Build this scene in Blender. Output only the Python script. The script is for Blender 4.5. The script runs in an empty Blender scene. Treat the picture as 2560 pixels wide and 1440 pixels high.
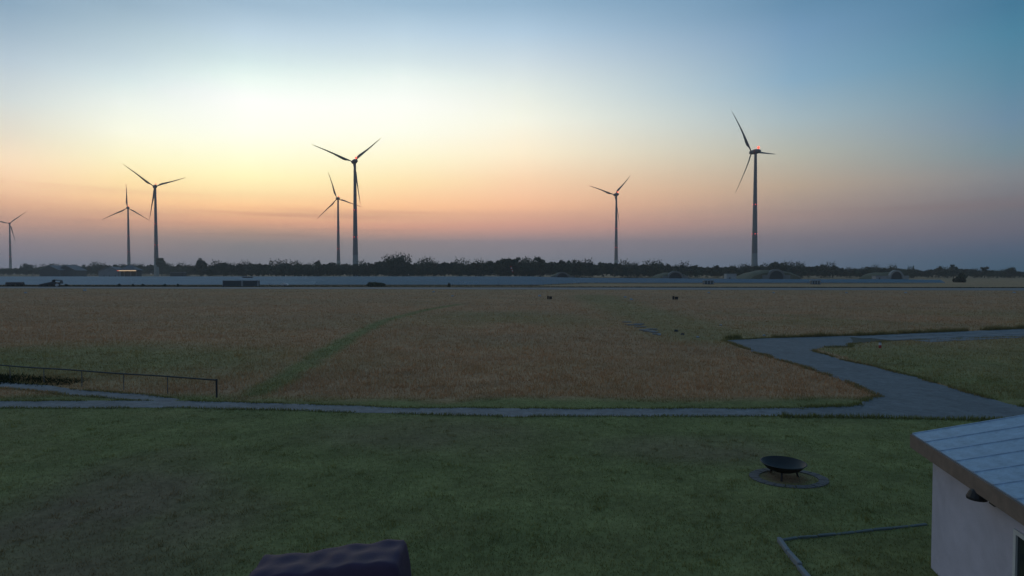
import bpy, math
import numpy as np
from mathutils import Vector, Matrix

rng = np.random.default_rng(7)
S = bpy.context.scene
COL = S.collection

# ------------------------------------------------------------------ camera
F = 1525.0                      # focal length in photo pixels (photo 2560 x 1440)
CH = 6.0                        # camera height
PITCH = math.atan(40.0 / F)     # horizon 40 photo pixels above the centre
cam = bpy.data.cameras.new('camera')
cam.sensor_width = 36.0
cam.lens = 36.0 * F / 2560.0
cam.clip_start = 0.1
cam.clip_end = 30000
camo = bpy.data.objects.new('camera', cam)
COL.objects.link(camo)
camo.location = (0, 0, CH)
camo.rotation_euler = (math.pi / 2 - PITCH, 0, 0)
S.camera = camo
S.render.resolution_x, S.render.resolution_y = 1024, 576

cp, sp = math.cos(PITCH), math.sin(PITCH)


def ray(x, y):
    u, v = (x - 1280.0) / F, (720.0 - y) / F
    return u, cp + v * sp, -sp + v * cp


def G(x, y, z=0.0):
    """place on the plane of height z seen at photo position x, y"""
    dx, dy, dz = ray(x, y)
    t = (z - CH) / dz
    return (dx * t, dy * t)


def AT(x, y, Y):
    """X and Z of a photo position at distance Y"""
    dx, dy, dz = ray(x, y)
    t = Y / dy
    return dx * t, CH + dz * t


def s2l(c):
    c = c / 255.0
    return c / 12.92 if c <= 0.04045 else ((c + 0.055) / 1.055) ** 2.4


def L3(r, g, b):
    return (s2l(r), s2l(g), s2l(b))


# ------------------------------------------------------------------ view and world
S.view_settings.view_transform = 'Standard'
S.view_settings.look = 'None'
S.view_settings.exposure = 0.0
S.view_settings.gamma = 1.0
S.view_settings.use_curve_mapping = False

SUN_AZ = -19.0                  # degrees, left of the viewing direction
W = bpy.data.worlds.new('World')
S.world = W
W.use_nodes = True
nt = W.node_tree
nt.nodes.clear()


def wn(t, **k):
    n = nt.nodes.new(t)
    for a, b in k.items():
        setattr(n, a, b)
    return n


def wm(op, a, b=None, c=None, clamp=False):
    n = wn('ShaderNodeMath', operation=op, use_clamp=clamp)
    for i, q in enumerate((a, b, c)):
        if q is None:
            continue
        if isinstance(q, (int, float)):
            n.inputs[i].default_value = q
        else:
            nt.links.new(q, n.inputs[i])
    return n.outputs[0]


tc = wn('ShaderNodeTexCoord')
sep = wn('ShaderNodeSeparateXYZ')
nt.links.new(tc.outputs['Generated'], sep.inputs[0])
wx, wy, wz = sep.outputs
el = wm('MULTIPLY', wm('ARCSINE', wz), 180 / math.pi)            # elevation, degrees
az = wm('MULTIPLY', wm('ARCTAN2', wx, wy), 180 / math.pi)        # compass angle, degrees right of the view
elp = wm('DIVIDE', el, 90.0, clamp=True)


def ramp(stops):
    n = wn('ShaderNodeValToRGB')
    cr = n.color_ramp
    cr.interpolation = 'LINEAR'
    for i, (e, c) in enumerate(stops):
        p = max(0.0, min(1.0, e / 90.0))
        if i < 2:
            q = cr.elements[i]
            q.position = p
        else:
            q = cr.elements.new(p)
        q.color = (*unhaze(e, c), 1)
    nt.links.new(elp, n.inputs[0])
    return n.outputs[0]


def column(x, pts, top):
    """stops of the dusk sky from its colour at heights of one picture column, continued to the zenith"""
    st = []
    for y, c in pts:
        dx, dy, dz = ray(x, y)
        st.append((math.degrees(math.atan2(dz, math.hypot(dx, dy))), c))
    st = sorted(st)
    st = [(0.0, st[0][1])] + st
    return st + top


ZEN = (80, 106, 134)
HAZE_D = 0.00030                # density of the evening haze, see the haze box below
AIR = (0.112, 0.110, 0.118)     # light the haze scatters towards the camera


def unhaze(e, c):
    """colour outside the haze box of a sky that shows colour c through it"""
    e = math.radians(max(e, 0.05))
    T = math.exp(-HAZE_D * min(194.0 / math.sin(e), 1900.0 / math.cos(e)))
    return [max(0.0, (s2l(v) - (1 - T) * a) / T) for v, a in zip(c, AIR)]


HI = lambda a, b: [(38, a), (58, b), (90, ZEN)]
BACK = [(0.0, (78, 88, 106)), (4.0, (88, 93, 110)), (9.0, (94, 101, 120)), (16.0, (94, 110, 134)), (30, (88, 110, 138)),
        (58, (81, 107, 136)), (90, ZEN)]
SKY = [
    (-180.0, BACK),
    (-75.0, [(0.0, (84, 92, 110)), (4.0, (112, 108, 116)), (9.0, (136, 130, 132)), (16.0, (120, 138, 152)), (30, (98, 124, 150)),
             (58, (83, 111, 140)), (90, ZEN)]),
    (-39.1, column(40, [(655, (122, 124, 137)), (600, (148, 135, 139)), (560, (193, 155, 140)), (510, (228, 180, 148)), (460, (246, 206, 168)),
                        (400, (247, 222, 190)), (330, (227, 220, 203)), (250, (210, 217, 215)), (150, (184, 200, 211)), (80, (162, 183, 199)),
                        (10, (142, 168, 189))], HI((113, 148, 178), (83, 118, 152)))),
    (-32.0, column(330, [(655, (122, 123, 133)), (592, (158, 139, 135)), (550, (214, 166, 140)), (500, (248, 201, 153)), (450, (253, 227, 173)),
                         (400, (253, 243, 200)), (330, (251, 250, 228)), (260, (238, 244, 235)), (200, (216, 230, 230)), (150, (197, 214, 221)),
                         (80, (176, 197, 209)), (10, (152, 177, 195))], HI((118, 153, 182), (83, 120, 155)))),
    (-23.4, column(620, [(655, (122, 123, 131)), (612, (134, 130, 132)), (580, (172, 145, 132)), (548, (228, 172, 138)),
                         (515, (252, 200, 150)), (478, (254, 226, 172)), (440, (255, 247, 192)), (400, (255, 253, 212)),
                         (330, (255, 255, 240)), (250, (255, 255, 250)), (200, (238, 251, 243)), (150, (213, 231, 232)),
                         (80, (190, 211, 225)), (10, (160, 186, 206))], HI((126, 163, 190), (86, 123, 158)))),
    (-10.0, column(1010, [(655, (122, 124, 132)), (604, (142, 131, 133)), (565, (208, 158, 137)), (515, (249, 195, 150)), (455, (253, 226, 177)),
                          (400, (254, 245, 207)), (330, (254, 254, 236)), (260, (253, 254, 246)), (200, (238, 247, 241)), (150, (213, 228, 231)),
                          (80, (188, 210, 225)), (10, (157, 186, 208))], HI((124, 162, 190), (86, 123, 158)))),
    (0.75, column(1300, [(655, (121, 123, 132)), (605, (138, 129, 135)), (565, (198, 152, 138)), (515, (240, 186, 150)),
                         (450, (248, 211, 174)), (385, (253, 236, 205)), (300, (247, 246, 229)), (220, (228, 235, 229)),
                         (150, (205, 219, 226)), (80, (178, 202, 221)), (10, (150, 180, 204))], HI((118, 156, 187), (83, 121, 156)))),
    (24.6, column(1980, [(655, (100, 109, 125)), (595, (124, 118, 126)), (540, (160, 139, 133)), (465, (180, 161, 142)),
                         (385, (178, 178, 166)), (300, (164, 181, 187)), (200, (136, 169, 192)), (80, (119, 154, 184)),
                         (10, (104, 142, 172))], HI((94, 133, 167), (77, 112, 149)))),
    (39.1, column(2520, [(660, (78, 94, 112)), (620, (90, 98, 116)), (575, (110, 106, 117)), (515, (121, 116, 121)),
                         (440, (130, 132, 136)), (375, (119, 139, 149)), (300, (111, 138, 159)), (200, (95, 135, 158)),
                         (80, (80, 129, 155)), (10, (73, 120, 149))], HI((75, 116, 150), (74, 106, 141)))),
    (62.0, [(0.0, (72, 88, 107)), (2.5, (86, 95, 113)), (5.0, (100, 102, 114)), (9.0, (112, 120, 132)), (14.0, (102, 126, 147)), (20.0, (84, 122, 150)),
            (30, (76, 114, 145)), (58, (76, 106, 137)), (90, ZEN)]),
    (105.0, [(0.0, (74, 88, 107)), (4.0, (88, 95, 112)), (9.0, (98, 108, 127)), (16.0, (92, 112, 138)), (30, (84, 110, 141)), (58, (79, 106, 136)), (90, ZEN)]),
    (180.0, BACK),
]
cur = None
for i, (d, st) in enumerate(SKY):
    c = ramp(st)
    if cur is None:
        cur = c
        continue
    d0 = SKY[i - 1][0]
    f = wm('DIVIDE', wm('SUBTRACT', az, d0), d - d0, clamp=True)
    m = wn('ShaderNodeMix', data_type='RGBA')
    nt.links.new(f, m.inputs[0])
    nt.links.new(cur, m.inputs[6])
    nt.links.new(c, m.inputs[7])
    cur = m.outputs[2]

# thin streaks of cloud low in the sky
mp = wn('ShaderNodeCombineXYZ')
nt.links.new(wm('MULTIPLY', wx, 2.2), mp.inputs[0])
nt.links.new(wm('MULTIPLY', wy, 2.2), mp.inputs[1])
nt.links.new(wm('MULTIPLY', wz, 75.0), mp.inputs[2])
nz = wn('ShaderNodeTexNoise')
nz.inputs['Scale'].default_value = 1.0
nz.inputs['Detail'].default_value = 4.0
nz.inputs['Roughness'].default_value = 0.6
nt.links.new(mp.outputs[0], nz.inputs['Vector'])
stm = wm('MULTIPLY', wm('SUBTRACT', nz.outputs['Fac'], 0.52, clamp=True), 3.2, clamp=True)
band = wm('MULTIPLY', wm('DIVIDE', wm('SUBTRACT', el, 2.0), 1.6, clamp=True),
          wm('DIVIDE', wm('SUBTRACT', 7.5, el), 2.5, clamp=True))
stm = wm('MULTIPLY', wm('MULTIPLY', stm, band), 0.5)
mc = wn('ShaderNodeMix', data_type='RGBA')
nt.links.new(stm, mc.inputs[0])
nt.links.new(cur, mc.inputs[6])
mc.inputs[7].default_value = (*L3(150, 122, 122), 1)
mul = wn('ShaderNodeMix', data_type='RGBA', blend_type='MULTIPLY')
mul.inputs[0].default_value = 1.0
nt.links.new(mc.outputs[2], mul.inputs[6])
mul.inputs[7].default_value = (1, 1, 1, 1)
# the physical sky after sunset adds its share of airlight to the dusk colours
sk = wn('ShaderNodeTexSky', sky_type='NISHITA')
sk.sun_disc = False
sk.sun_elevation = math.radians(-3.0)
sk.sun_rotation = math.radians(SUN_AZ)
add = wn('ShaderNodeMix', data_type='RGBA', blend_type='ADD')
add.inputs[0].default_value = 0.02
nt.links.new(mul.outputs[2], add.inputs[6])
nt.links.new(sk.outputs[0], add.inputs[7])
bg = wn('ShaderNodeBackground')
bg.inputs[1].default_value = 1.0
nt.links.new(add.outputs[2], bg.inputs[0])
wo = wn('ShaderNodeOutputWorld')
nt.links.new(bg.outputs[0], wo.inputs[0])


# ------------------------------------------------------------------ helpers
def tag(o, label=None, cat=None, group=None, kind=None):
    if label:
        o['label'] = label
    if cat:
        o['category'] = cat
    if group:
        o['group'] = group
    if kind:
        o['kind'] = kind
    return o


def empty(name, loc, rz=0.0):
    o = bpy.data.objects.new(name, None)
    COL.objects.link(o)
    o.location = loc
    o.rotation_euler = (0, 0, rz)
    o.empty_display_size = 0.5
    return o


def copy_tree(o, parent=None):
    c = o.copy()
    COL.objects.link(c)
    c.parent = parent
    for ch in list(o.children):
        copy_tree(ch, c)
    return c


def np_mesh(name, V, Fc, mat, parent=None, col=None, smooth=False):
    """mesh object from arrays: V (n,3), Fc (m,k)"""
    V = np.asarray(V, dtype=np.float32)
    Fc = np.asarray(Fc, dtype=np.int32)
    me = bpy.data.meshes.new(name)
    m, k = Fc.shape
    me.vertices.add(len(V))
    me.vertices.foreach_set('co', V.ravel())
    me.loops.add(m * k)
    me.loops.foreach_set('vertex_index', Fc.ravel())
    me.polygons.add(m)
    me.polygons.foreach_set('loop_start', np.arange(0, m * k, k, dtype=np.int32))
    if smooth:
        me.polygons.foreach_set('use_smooth', np.ones(m, dtype=bool))
    me.update(calc_edges=True)
    if col is not None:
        a = me.color_attributes.new('Col', 'FLOAT_COLOR', 'POINT')
        c4 = np.ones((len(V), 4), dtype=np.float32)
        c4[:, :col.shape[1]] = col
        a.data.foreach_set('color', c4.ravel())
    me.materials.append(mat)
    o = bpy.data.objects.new(name, me)
    COL.objects.link(o)
    o.parent = parent
    return o


class MB:
    def __init__(self):
        self.v, self.f = [], []

    def add(self, vs, fs):
        n = len(self.v)
        self.v += [tuple(p) for p in vs]
        self.f += [tuple(i + n for i in q) for q in fs]
        return self

    def box(self, x0, x1, y0, y1, z0, z1, M=None):
        vs = [(x, y, z) for z in (z0, z1) for x, y in ((x0, y0), (x1, y0), (x1, y1), (x0, y1))]
        if M:
            vs = [M @ Vector(p) for p in vs]
        return self.add(vs, [(0, 3, 2, 1), (4, 5, 6, 7), (0, 1, 5, 4), (1, 2, 6, 5), (2, 3, 7, 6), (3, 0, 4, 7)])

    def bbox(self, x0, x1, y0, y1, z0, z1, b=0.02):
        """box with chamfered vertical and top edges"""
        def ring(i, z):
            x0_, x1_, y0_, y1_ = x0 + i, x1 - i, y0 + i, y1 - i
            return [(x0_ + b, y0_, z), (x1_ - b, y0_, z), (x1_, y0_ + b, z), (x1_, y1_ - b, z),
                    (x1_ - b, y1_, z), (x0_ + b, y1_, z), (x0_, y1_ - b, z), (x0_, y0_ + b, z)]
        return self.rings([ring(0, z0), ring(0, z1 - b), ring(b * .9, z1)])

    def rings(self, R, cap=True, closed=True):
        n = len(R[0])
        fs = []
        for j in range(len(R) - 1):
            for i in range(n if closed else n - 1):
                k = (i + 1) % n
                fs.append((j * n + i, j * n + k, (j + 1) * n + k, (j + 1) * n + i))
        if cap:
            fs.append(tuple(range(n - 1, -1, -1)))
            fs.append(tuple((len(R) - 1) * n + i for i in range(n)))
        return self.add([p for r in R for p in r], fs)

    def tube(self, pts, rad, n=8):
        pts = [Vector(p) for p in pts]
        R = []
        for i, p in enumerate(pts):
            d = (pts[min(i + 1, len(pts) - 1)] - pts[max(i - 1, 0)]).normalized()
            a = d.orthogonal().normalized() if abs(d.z) < .9 else Vector((1, 0, 0)).cross(d).normalized()
            b = d.cross(a)
            r = rad[i] if isinstance(rad, (list, tuple)) else rad
            R.append([p + (a * math.cos(2 * math.pi * k / n) + b * math.sin(2 * math.pi * k / n)) * r for k in range(n)])
        return self.rings(R)

    def lathe(self, prof, n=24, axis='z', o=(0, 0, 0)):
        R = []
        for r, z in prof:
            ring = []
            for k in range(n):
                a = 2 * math.pi * k / n
                c, s = r * math.cos(a), r * math.sin(a)
                p = (c, s, z) if axis == 'z' else ((c, z, -s) if axis == 'y' else (z, c, s))
                ring.append((p[0] + o[0], p[1] + o[1], p[2] + o[2]))
            R.append(ring)
        return self.rings(R)

    def build(self, name, mat, parent=None, smooth=False, me_only=False):
        me = bpy.data.meshes.new(name)
        me.from_pydata(self.v, [], self.f)
        me.update()
        if smooth:
            me.polygons.foreach_set('use_smooth', np.ones(len(me.polygons), dtype=bool))
            try:
                me.set_sharp_from_angle(angle=math.radians(40))
            except Exception:
                pass
        me.materials.append(mat)
        if me_only:
            return me
        o = bpy.data.objects.new(name, me)
        COL.objects.link(o)
        o.parent = parent
        return o


# ------------------------------------------------------------------ materials
def mat(name, base, rough=0.8, metal=0.0, var=0.12, scale=3.0, bump=0.0, bscale=20.0, spec=0.5, emit=None, estr=0.0, detail=6.0, var2=0.0, scale2=8.0):
    m = bpy.data.materials.new(name)
    m.use_nodes = True
    t = m.node_tree
    b = t.nodes['Principled BSDF']
    b.inputs['Roughness'].default_value = rough
    b.inputs['Metallic'].default_value = metal
    b.inputs['Specular IOR Level'].default_value = spec
    if emit:
        b.inputs['Emission Color'].default_value = (*emit, 1)
        b.inputs['Emission Strength'].default_value = estr
    co = t.nodes.new('ShaderNodeTexCoord')
    n = t.nodes.new('ShaderNodeTexNoise')
    n.inputs['Scale'].default_value = scale
    n.inputs['Detail'].default_value = detail
    n.inputs['Roughness'].default_value = 0.65
    t.links.new(co.outputs['Object'], n.inputs['Vector'])
    r = t.nodes.new('ShaderNodeMapRange')
    r.inputs[1].default_value, r.inputs[2].default_value = 0.25, 0.75
    r.inputs[3].default_value, r.inputs[4].default_value = 1 - var, 1 + var
    t.links.new(n.outputs['Fac'], r.inputs[0])
    mx = t.nodes.new('ShaderNodeVectorMath')
    mx.operation = 'MULTIPLY'
    mx.inputs[0].default_value = base
    t.links.new(r.outputs[0], mx.inputs[1])
    out = mx.outputs[0]
    if var2:
        n3 = t.nodes.new('ShaderNodeTexNoise')
        n3.inputs['Scale'].default_value = scale2
        n3.inputs['Detail'].default_value = 7
        n3.inputs['Roughness'].default_value = 0.75
        n3.inputs['Distortion'].default_value = 0.6
        t.links.new(co.outputs['Object'], n3.inputs['Vector'])
        r3 = t.nodes.new('ShaderNodeMapRange')
        r3.inputs[1].default_value, r3.inputs[2].default_value = 0.3, 0.7
        r3.inputs[3].default_value, r3.inputs[4].default_value = 1 - var2, 1 + var2
        t.links.new(n3.outputs['Fac'], r3.inputs[0])
        m3 = t.nodes.new('ShaderNodeVectorMath')
        m3.operation = 'MULTIPLY'
        t.links.new(out, m3.inputs[0])
        t.links.new(r3.outputs[0], m3.inputs[1])
        out = m3.outputs[0]
    t.links.new(out, b.inputs['Base Color'])
    if bump:
        n2 = t.nodes.new('ShaderNodeTexNoise')
        n2.inputs['Scale'].default_value = bscale
        n2.inputs['Detail'].default_value = 5
        t.links.new(co.outputs['Object'], n2.inputs['Vector'])
        bp = t.nodes.new('ShaderNodeBump')
        bp.inputs['Strength'].default_value = bump
        bp.inputs['Distance'].default_value = 0.02
        t.links.new(n2.outputs['Fac'], bp.inputs['Height'])
        t.links.new(bp.outputs[0], b.inputs['Normal'])
    return m


def leafmat(name, transl=0.25, attr=True, base=(0.05, 0.07, 0.03)):
    m = bpy.data.materials.new(name)
    m.use_nodes = True
    t = m.node_tree
    t.nodes.clear()
    o = t.nodes.new('ShaderNodeOutputMaterial')
    d = t.nodes.new('ShaderNodeBsdfDiffuse')
    tr = t.nodes.new('ShaderNodeBsdfTranslucent')
    mx = t.nodes.new('ShaderNodeMixShader')
    mx.inputs[0].default_value = transl
    if attr:
        a = t.nodes.new('ShaderNodeAttribute')
        a.attribute_name = 'Col'
        t.links.new(a.outputs['Color'], d.inputs[0])
        t.links.new(a.outputs['Color'], tr.inputs[0])
    else:
        d.inputs[0].default_value = tr.inputs[0].default_value = (*base, 1)
    t.links.new(d.outputs[0], mx.inputs[1])
    t.links.new(tr.outputs[0], mx.inputs[2])
    t.links.new(mx.outputs[0], o.inputs[0])
    return m


M = {}
M['tower'] = mat('turbine_paint', (0.24, 0.21, 0.20), 0.55, var=0.06, scale=0.2)
M['towerlow'] = mat('tower_base_lightened', (0.36, 0.38, 0.36), 0.6, var=0.06, scale=0.2)  # same tower, hazy lightening near the ground put into its colour
M['blade'] = mat('blade_paint', (0.14, 0.125, 0.12), 0.5, var=0.05, scale=0.3)
M['redpaint'] = mat('red_paint', (0.35, 0.04, 0.03), 0.5)
M['beacon'] = mat('beacon_glow', (0.5, 0.05, 0.03), 0.4, emit=(1.0, 0.09, 0.05), estr=3.0)
M['towerlamp'] = mat('tower_lamp_glow', (0.5, 0.05, 0.03), 0.4, emit=(1.0, 0.10, 0.10), estr=1.4)
M['asphalt'] = mat('asphalt', (0.128, 0.138, 0.143), 0.8, var=0.24, scale=0.5, var2=.35, scale2=2.5, bump=0.3, bscale=40)
M['path'] = mat('path_asphalt', (0.155, 0.163, 0.167), 0.8, var=0.3, scale=0.4, var2=.4, scale2=2.2, bump=0.3, bscale=40)
M['slab'] = mat('slab_concrete', (0.17, 0.18, 0.185), 0.85, var=0.25, scale=0.9, bump=0.3, bscale=30)
M['joint'] = mat('mossy_joint', (0.055, 0.06, 0.04), 0.95, var=0.3, scale=2)
M['runway'] = mat('runway_concrete', (0.18, 0.165, 0.15), 0.85, var=0.12, scale=0.05)
M['wall'] = mat('pale_render', (0.50, 0.475, 0.55), 0.85, var=0.10, scale=1.5, var2=.14, scale2=.7, bump=0.25, bscale=60)
M['roofmetal'] = mat('metal_roofing', (0.33, 0.41, 0.50), 0.5, metal=0.3, var=0.16, scale=1.6, var2=.22, scale2=6)
M['brownwood'] = mat('brown_board', (0.20, 0.145, 0.115), 0.75, var=0.25, scale=4)
M['black'] = mat('black_steel', (0.012, 0.011, 0.011), 0.6, var=0.3, scale=8)
M['ash'] = mat('grey_paver', (0.135, 0.125, 0.12), 0.9, var=0.25, scale=5)
M['kerb'] = mat('kerb_concrete', (0.22, 0.235, 0.24), 0.85, var=0.2, scale=4)
M['kerb2'] = mat('darker_kerb', (0.12, 0.15, 0.14), 0.9, var=0.3, scale=4)  # darker tone for the far run of edging stones
M['tarp'] = mat('plum_tarpaulin', (0.052, 0.024, 0.055), 0.7, var=0.2, scale=3, bump=0.3, bscale=9)
M['pipe'] = mat('dark_pipe', (0.035, 0.035, 0.035), 0.6, var=0.3, scale=4)
M['post'] = mat('weathered_post', (0.10, 0.11, 0.11), 0.7, var=0.3, scale=5)
M['white'] = mat('white_paint', (0.6, 0.6, 0.6), 0.6, var=0.1)
M['dark'] = mat('dark_paint', (0.03, 0.034, 0.04), 0.6, var=0.2)
M['darkteal'] = mat('dark_teal_paint', (0.06, 0.085, 0.10), 0.6, var=0.2, scale=0.5)
M['palegrey'] = mat('pale_grey_paint', (0.36, 0.40, 0.42), 0.7, var=0.1, scale=0.5)
M['rubber'] = mat('tyre_rubber', (0.02, 0.02, 0.02), 0.85)
M['housewall'] = mat('dim_plaster', (0.30, 0.32, 0.34), 0.9, var=0.2, scale=0.2)
M['hallwall'] = mat('dark_cladding', (0.07, 0.075, 0.08), 0.9, var=0.2, scale=0.2)
M['tileroof'] = mat('grey_roof', (0.17, 0.175, 0.19), 0.9, var=0.2, scale=0.3)
M['verge'] = mat('pale_verge', (0.34, 0.34, 0.35), 0.8)
M['glass'] = mat('window_glass', (0.02, 0.025, 0.03), 0.1, spec=0.6)
M['litsign'] = mat('lit_fascia', (0.8, 0.7, 0.55), 0.5, emit=(1.0, 0.66, 0.36), estr=0.75, var=0.02)
M['litred'] = mat('lit_red_end', (0.6, 0.1, 0.08), 0.5, emit=(0.9, 0.16, 0.10), estr=0.7, var=0.02)
M['concrete'] = mat('portal_concrete', (0.20, 0.205, 0.20), 0.9, var=0.2, scale=0.3)
M['concrete2'] = mat('pale_portal_concrete', (0.30, 0.30, 0.29), 0.9, var=0.2, scale=0.3)
M['mound'] = mat('mound_turf', (0.085, 0.09, 0.05), 0.95, var=0.3, scale=0.15, bump=0.6, bscale=2)
M['mound2'] = mat('pale_mound_turf', (0.13, 0.125, 0.075), 0.95, var=0.3, scale=0.15, bump=0.6, bscale=2)
M['bark'] = mat('bark', (0.06, 0.048, 0.038), 0.95, var=0.3, scale=1.0)
M['leaf'] = leafmat('tree_leaves', 0.35)
M['grass'] = leafmat('grass_blades', 0.5)
M['wind_red'] = mat('windsock_red', (0.55, 0.06, 0.04), 0.8)
M['wind_white'] = mat('windsock_white', (0.7, 0.7, 0.68), 0.8)


def panel_mat(name, c1, c2, c3):
    m = bpy.data.materials.new(name)
    m.use_nodes = True
    t = m.node_tree
    b = t.nodes['Principled BSDF']
    co = t.nodes.new('ShaderNodeTexCoord')
    br = t.nodes.new('ShaderNodeTexBrick')
    br.offset = 0.0
    br.inputs['Scale'].default_value = 1.0
    br.inputs['Brick Width'].default_value = 1.0
    br.inputs['Row Height'].default_value = 1.6
    br.inputs['Mortar Size'].default_value = 0.03
    br.inputs['Color1'].default_value = c1
    br.inputs['Color2'].default_value = c2
    br.inputs['Mortar'].default_value = c3
    t.links.new(co.outputs['Object'], br.inputs['Vector'])
    n = t.nodes.new('ShaderNodeTexNoise')
    n.inputs['Scale'].default_value = 0.03
    n.inputs['Detail'].default_value = 3
    t.links.new(co.outputs['Object'], n.inputs['Vector'])
    r = t.nodes.new('ShaderNodeMapRange')
    r.inputs[1].default_value, r.inputs[2].default_value = 0.3, 0.7
    r.inputs[3].default_value, r.inputs[4].default_value = 0.8, 1.2
    t.links.new(n.outputs['Fac'], r.inputs[0])
    mx = t.nodes.new('ShaderNodeVectorMath')
    mx.operation = 'MULTIPLY'
    t.links.new(br.outputs['Color'], mx.inputs[0])
    t.links.new(r.outputs[0], mx.inputs[1])
    t.links.new(mx.outputs[0], b.inputs['Base Color'])
    b.inputs['Roughness'].default_value = 0.25
    b.inputs['Coat Weight'].default_value = 0.25
    b.inputs['Specular IOR Level'].default_value = 0.4
    b.inputs['Coat Roughness'].default_value = 0.1
    return m


M['panel'] = panel_mat('solar_glass', (.030, .044, .072, 1), (.036, .050, .080, 1), (.10, .11, .13, 1))
M['panel_pale'] = panel_mat('reflection_toned_glass', (.115, .118, .135, 1), (.125, .128, .145, 1), (.30, .30, .31, 1))  # brighter sky reflection of the left tables painted in as paler glass


# ------------------------------------------------------------------ numeric noise and geometry tests
def vnoise(x, y, seed=0):
    xi, yi = np.floor(x).astype(np.int64), np.floor(y).astype(np.int64)
    fx, fy = x - xi, y - yi
    fx, fy = fx * fx * (3 - 2 * fx), fy * fy * (3 - 2 * fy)

    def h(a, b):
        n = (a * 374761393 + b * 668265263 + seed * 974634777) & 0x7fffffff
        n = ((n ^ (n >> 13)) * 1274126177) & 0x7fffffff
        return ((n ^ (n >> 16)) & 0xffff) / 65535.0
    a = h(xi, yi) * (1 - fx) + h(xi + 1, yi) * fx
    b = h(xi, yi + 1) * (1 - fx) + h(xi + 1, yi + 1) * fx
    return a * (1 - fy) + b * fy


def fbm(x, y, seed=0, o=4):
    s, a, t = 0, 1.0, 0
    for i in range(o):
        s = s + a * vnoise(x * 2 ** i, y * 2 ** i, seed + i)
        t += a
        a *= 0.55
    return s / t


def inpoly(x, y, P):
    r = np.zeros(x.shape, dtype=bool)
    n = len(P)
    for i in range(n):
        x0, y0 = P[i]
        x1, y1 = P[(i + 1) % n]
        if y0 == y1:
            continue
        c = ((y0 > y) != (y1 > y)) & (x < (x1 - x0) * (y - y0) / (y1 - y0) + x0)
        r ^= c
    return r


def distline(x, y, P):
    d = np.full(x.shape, 1e9)
    for (x0, y0), (x1, y1) in zip(P[:-1], P[1:]):
        dx, dy = x1 - x0, y1 - y0
        t = np.clip(((x - x0) * dx + (y - y0) * dy) / (dx * dx + dy * dy), 0, 1)
        d = np.minimum(d, np.hypot(x - x0 - t * dx, y - y0 - t * dy))
    return d


def sstep(a, b, x):
    t = np.clip((x - a) / (b - a), 0, 1)
    return t * t * (3 - 2 * t)


# ------------------------------------------------------------------ layout of the paved strips
def subdiv(P, step, wob, seed, closed=True):
    """an outline with points every step metres, each pushed a little off the line"""
    out = []
    n = len(P)
    for i in range(n if closed else n - 1):
        a, b = np.array(P[i]), np.array(P[(i + 1) % n])
        l = np.linalg.norm(b - a)
        k = max(1, int(l / step))
        nrm = np.array([-(b - a)[1], (b - a)[0]]) / max(l, 1e-6)
        for j in range(k):
            p = a + (b - a) * j / k
            w = (float(fbm(np.array([p[0] * 0.9]), np.array([p[1] * 0.9]), seed, 3)[0]) - 0.5) * 2 * wob
            out.append(tuple(p + nrm * w))
    return out


TAXI = [G(*p) for p in [(1808, 851), (1890, 883), (2000, 915), (2060, 934), (2135, 962), (2190, 990), (2140, 1014), (1960, 1021),
                        (1960, 1042), (2200, 1045), (2420, 1050), (2700, 1052), (2700, 1046), (2520, 1010), (2420, 982), (2345, 960),
                        (2290, 944), (2190, 918), (2100, 898), (2030, 876), (2060, 869), (2128, 868), (2128, 838), (1960, 844)]]
TAXI = subdiv(TAXI, 0.8, 0.28, 3)
BAND_FAR = [G(2110, 841), G(2800, 812)]
BAND_NEAR = [G(2110, 862), G(2180, 855), G(2300, 850), G(2560, 842), G(2800, 835)]
BAND = BAND_FAR + BAND_NEAR[::-1]
PATH_C = [G(-500, 1009), G(0, 1011), G(450, 1011), G(760, 1018), G(1000, 1027), G(1300, 1031), G(1700, 1031), G(2020, 1031)]


def strip(C, w):
    C = [np.array(c) for c in C]
    a, b = [], []
    for i, c in enumerate(C):
        d = C[min(i + 1, len(C) - 1)] - C[max(i - 1, 0)]
        n = np.array([-d[1], d[0]]) / np.linalg.norm(d)
        ww = w[i] if isinstance(w, (list, tuple)) else w
        a.append(tuple(c + n * ww / 2))
        b.append(tuple(c - n * ww / 2))
    return a + b[::-1]


PATH = subdiv(strip(PATH_C, [1.5, 1.5, 1.45, 1.3, 1.2, 1.5, 1.5, 1.5]), 0.6, 0.16, 9)
BR_C = [G(-500, 940), G(-100, 956), G(60, 966), G(200, 982), G(330, 992), G(430, 1003)]
BRANCH = subdiv(strip(BR_C, [2.2, 1.7, 1.3, 1.1, 1.2, 0.9]), 0.6, 0.14, 12)
TRACK = [G(640, 985), G(690, 955), G(790, 895), G(880, 842), G(960, 802), G(1060, 776), G(1150, 760)]
WEDGE = [G(2040, 872), G(2130, 860), G(2300, 843), G(2560, 834), G(3200, 815), G(3600, 1010), G(2700, 1046), G(2520, 1010),
         G(2420, 982), G(2345, 960), G(2190, 918)]
GREEN2 = [G(1480, 738), G(1560, 770), G(1680, 805), G(1800, 845)]
RUN_Q = [G(-1200, 714.5), G(0, 716.6), G(2560, 720.3), G(3700, 722), G(3700, 728.5), G(2560, 726.5), G(0, 721.2), G(-1200, 719)]


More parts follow.
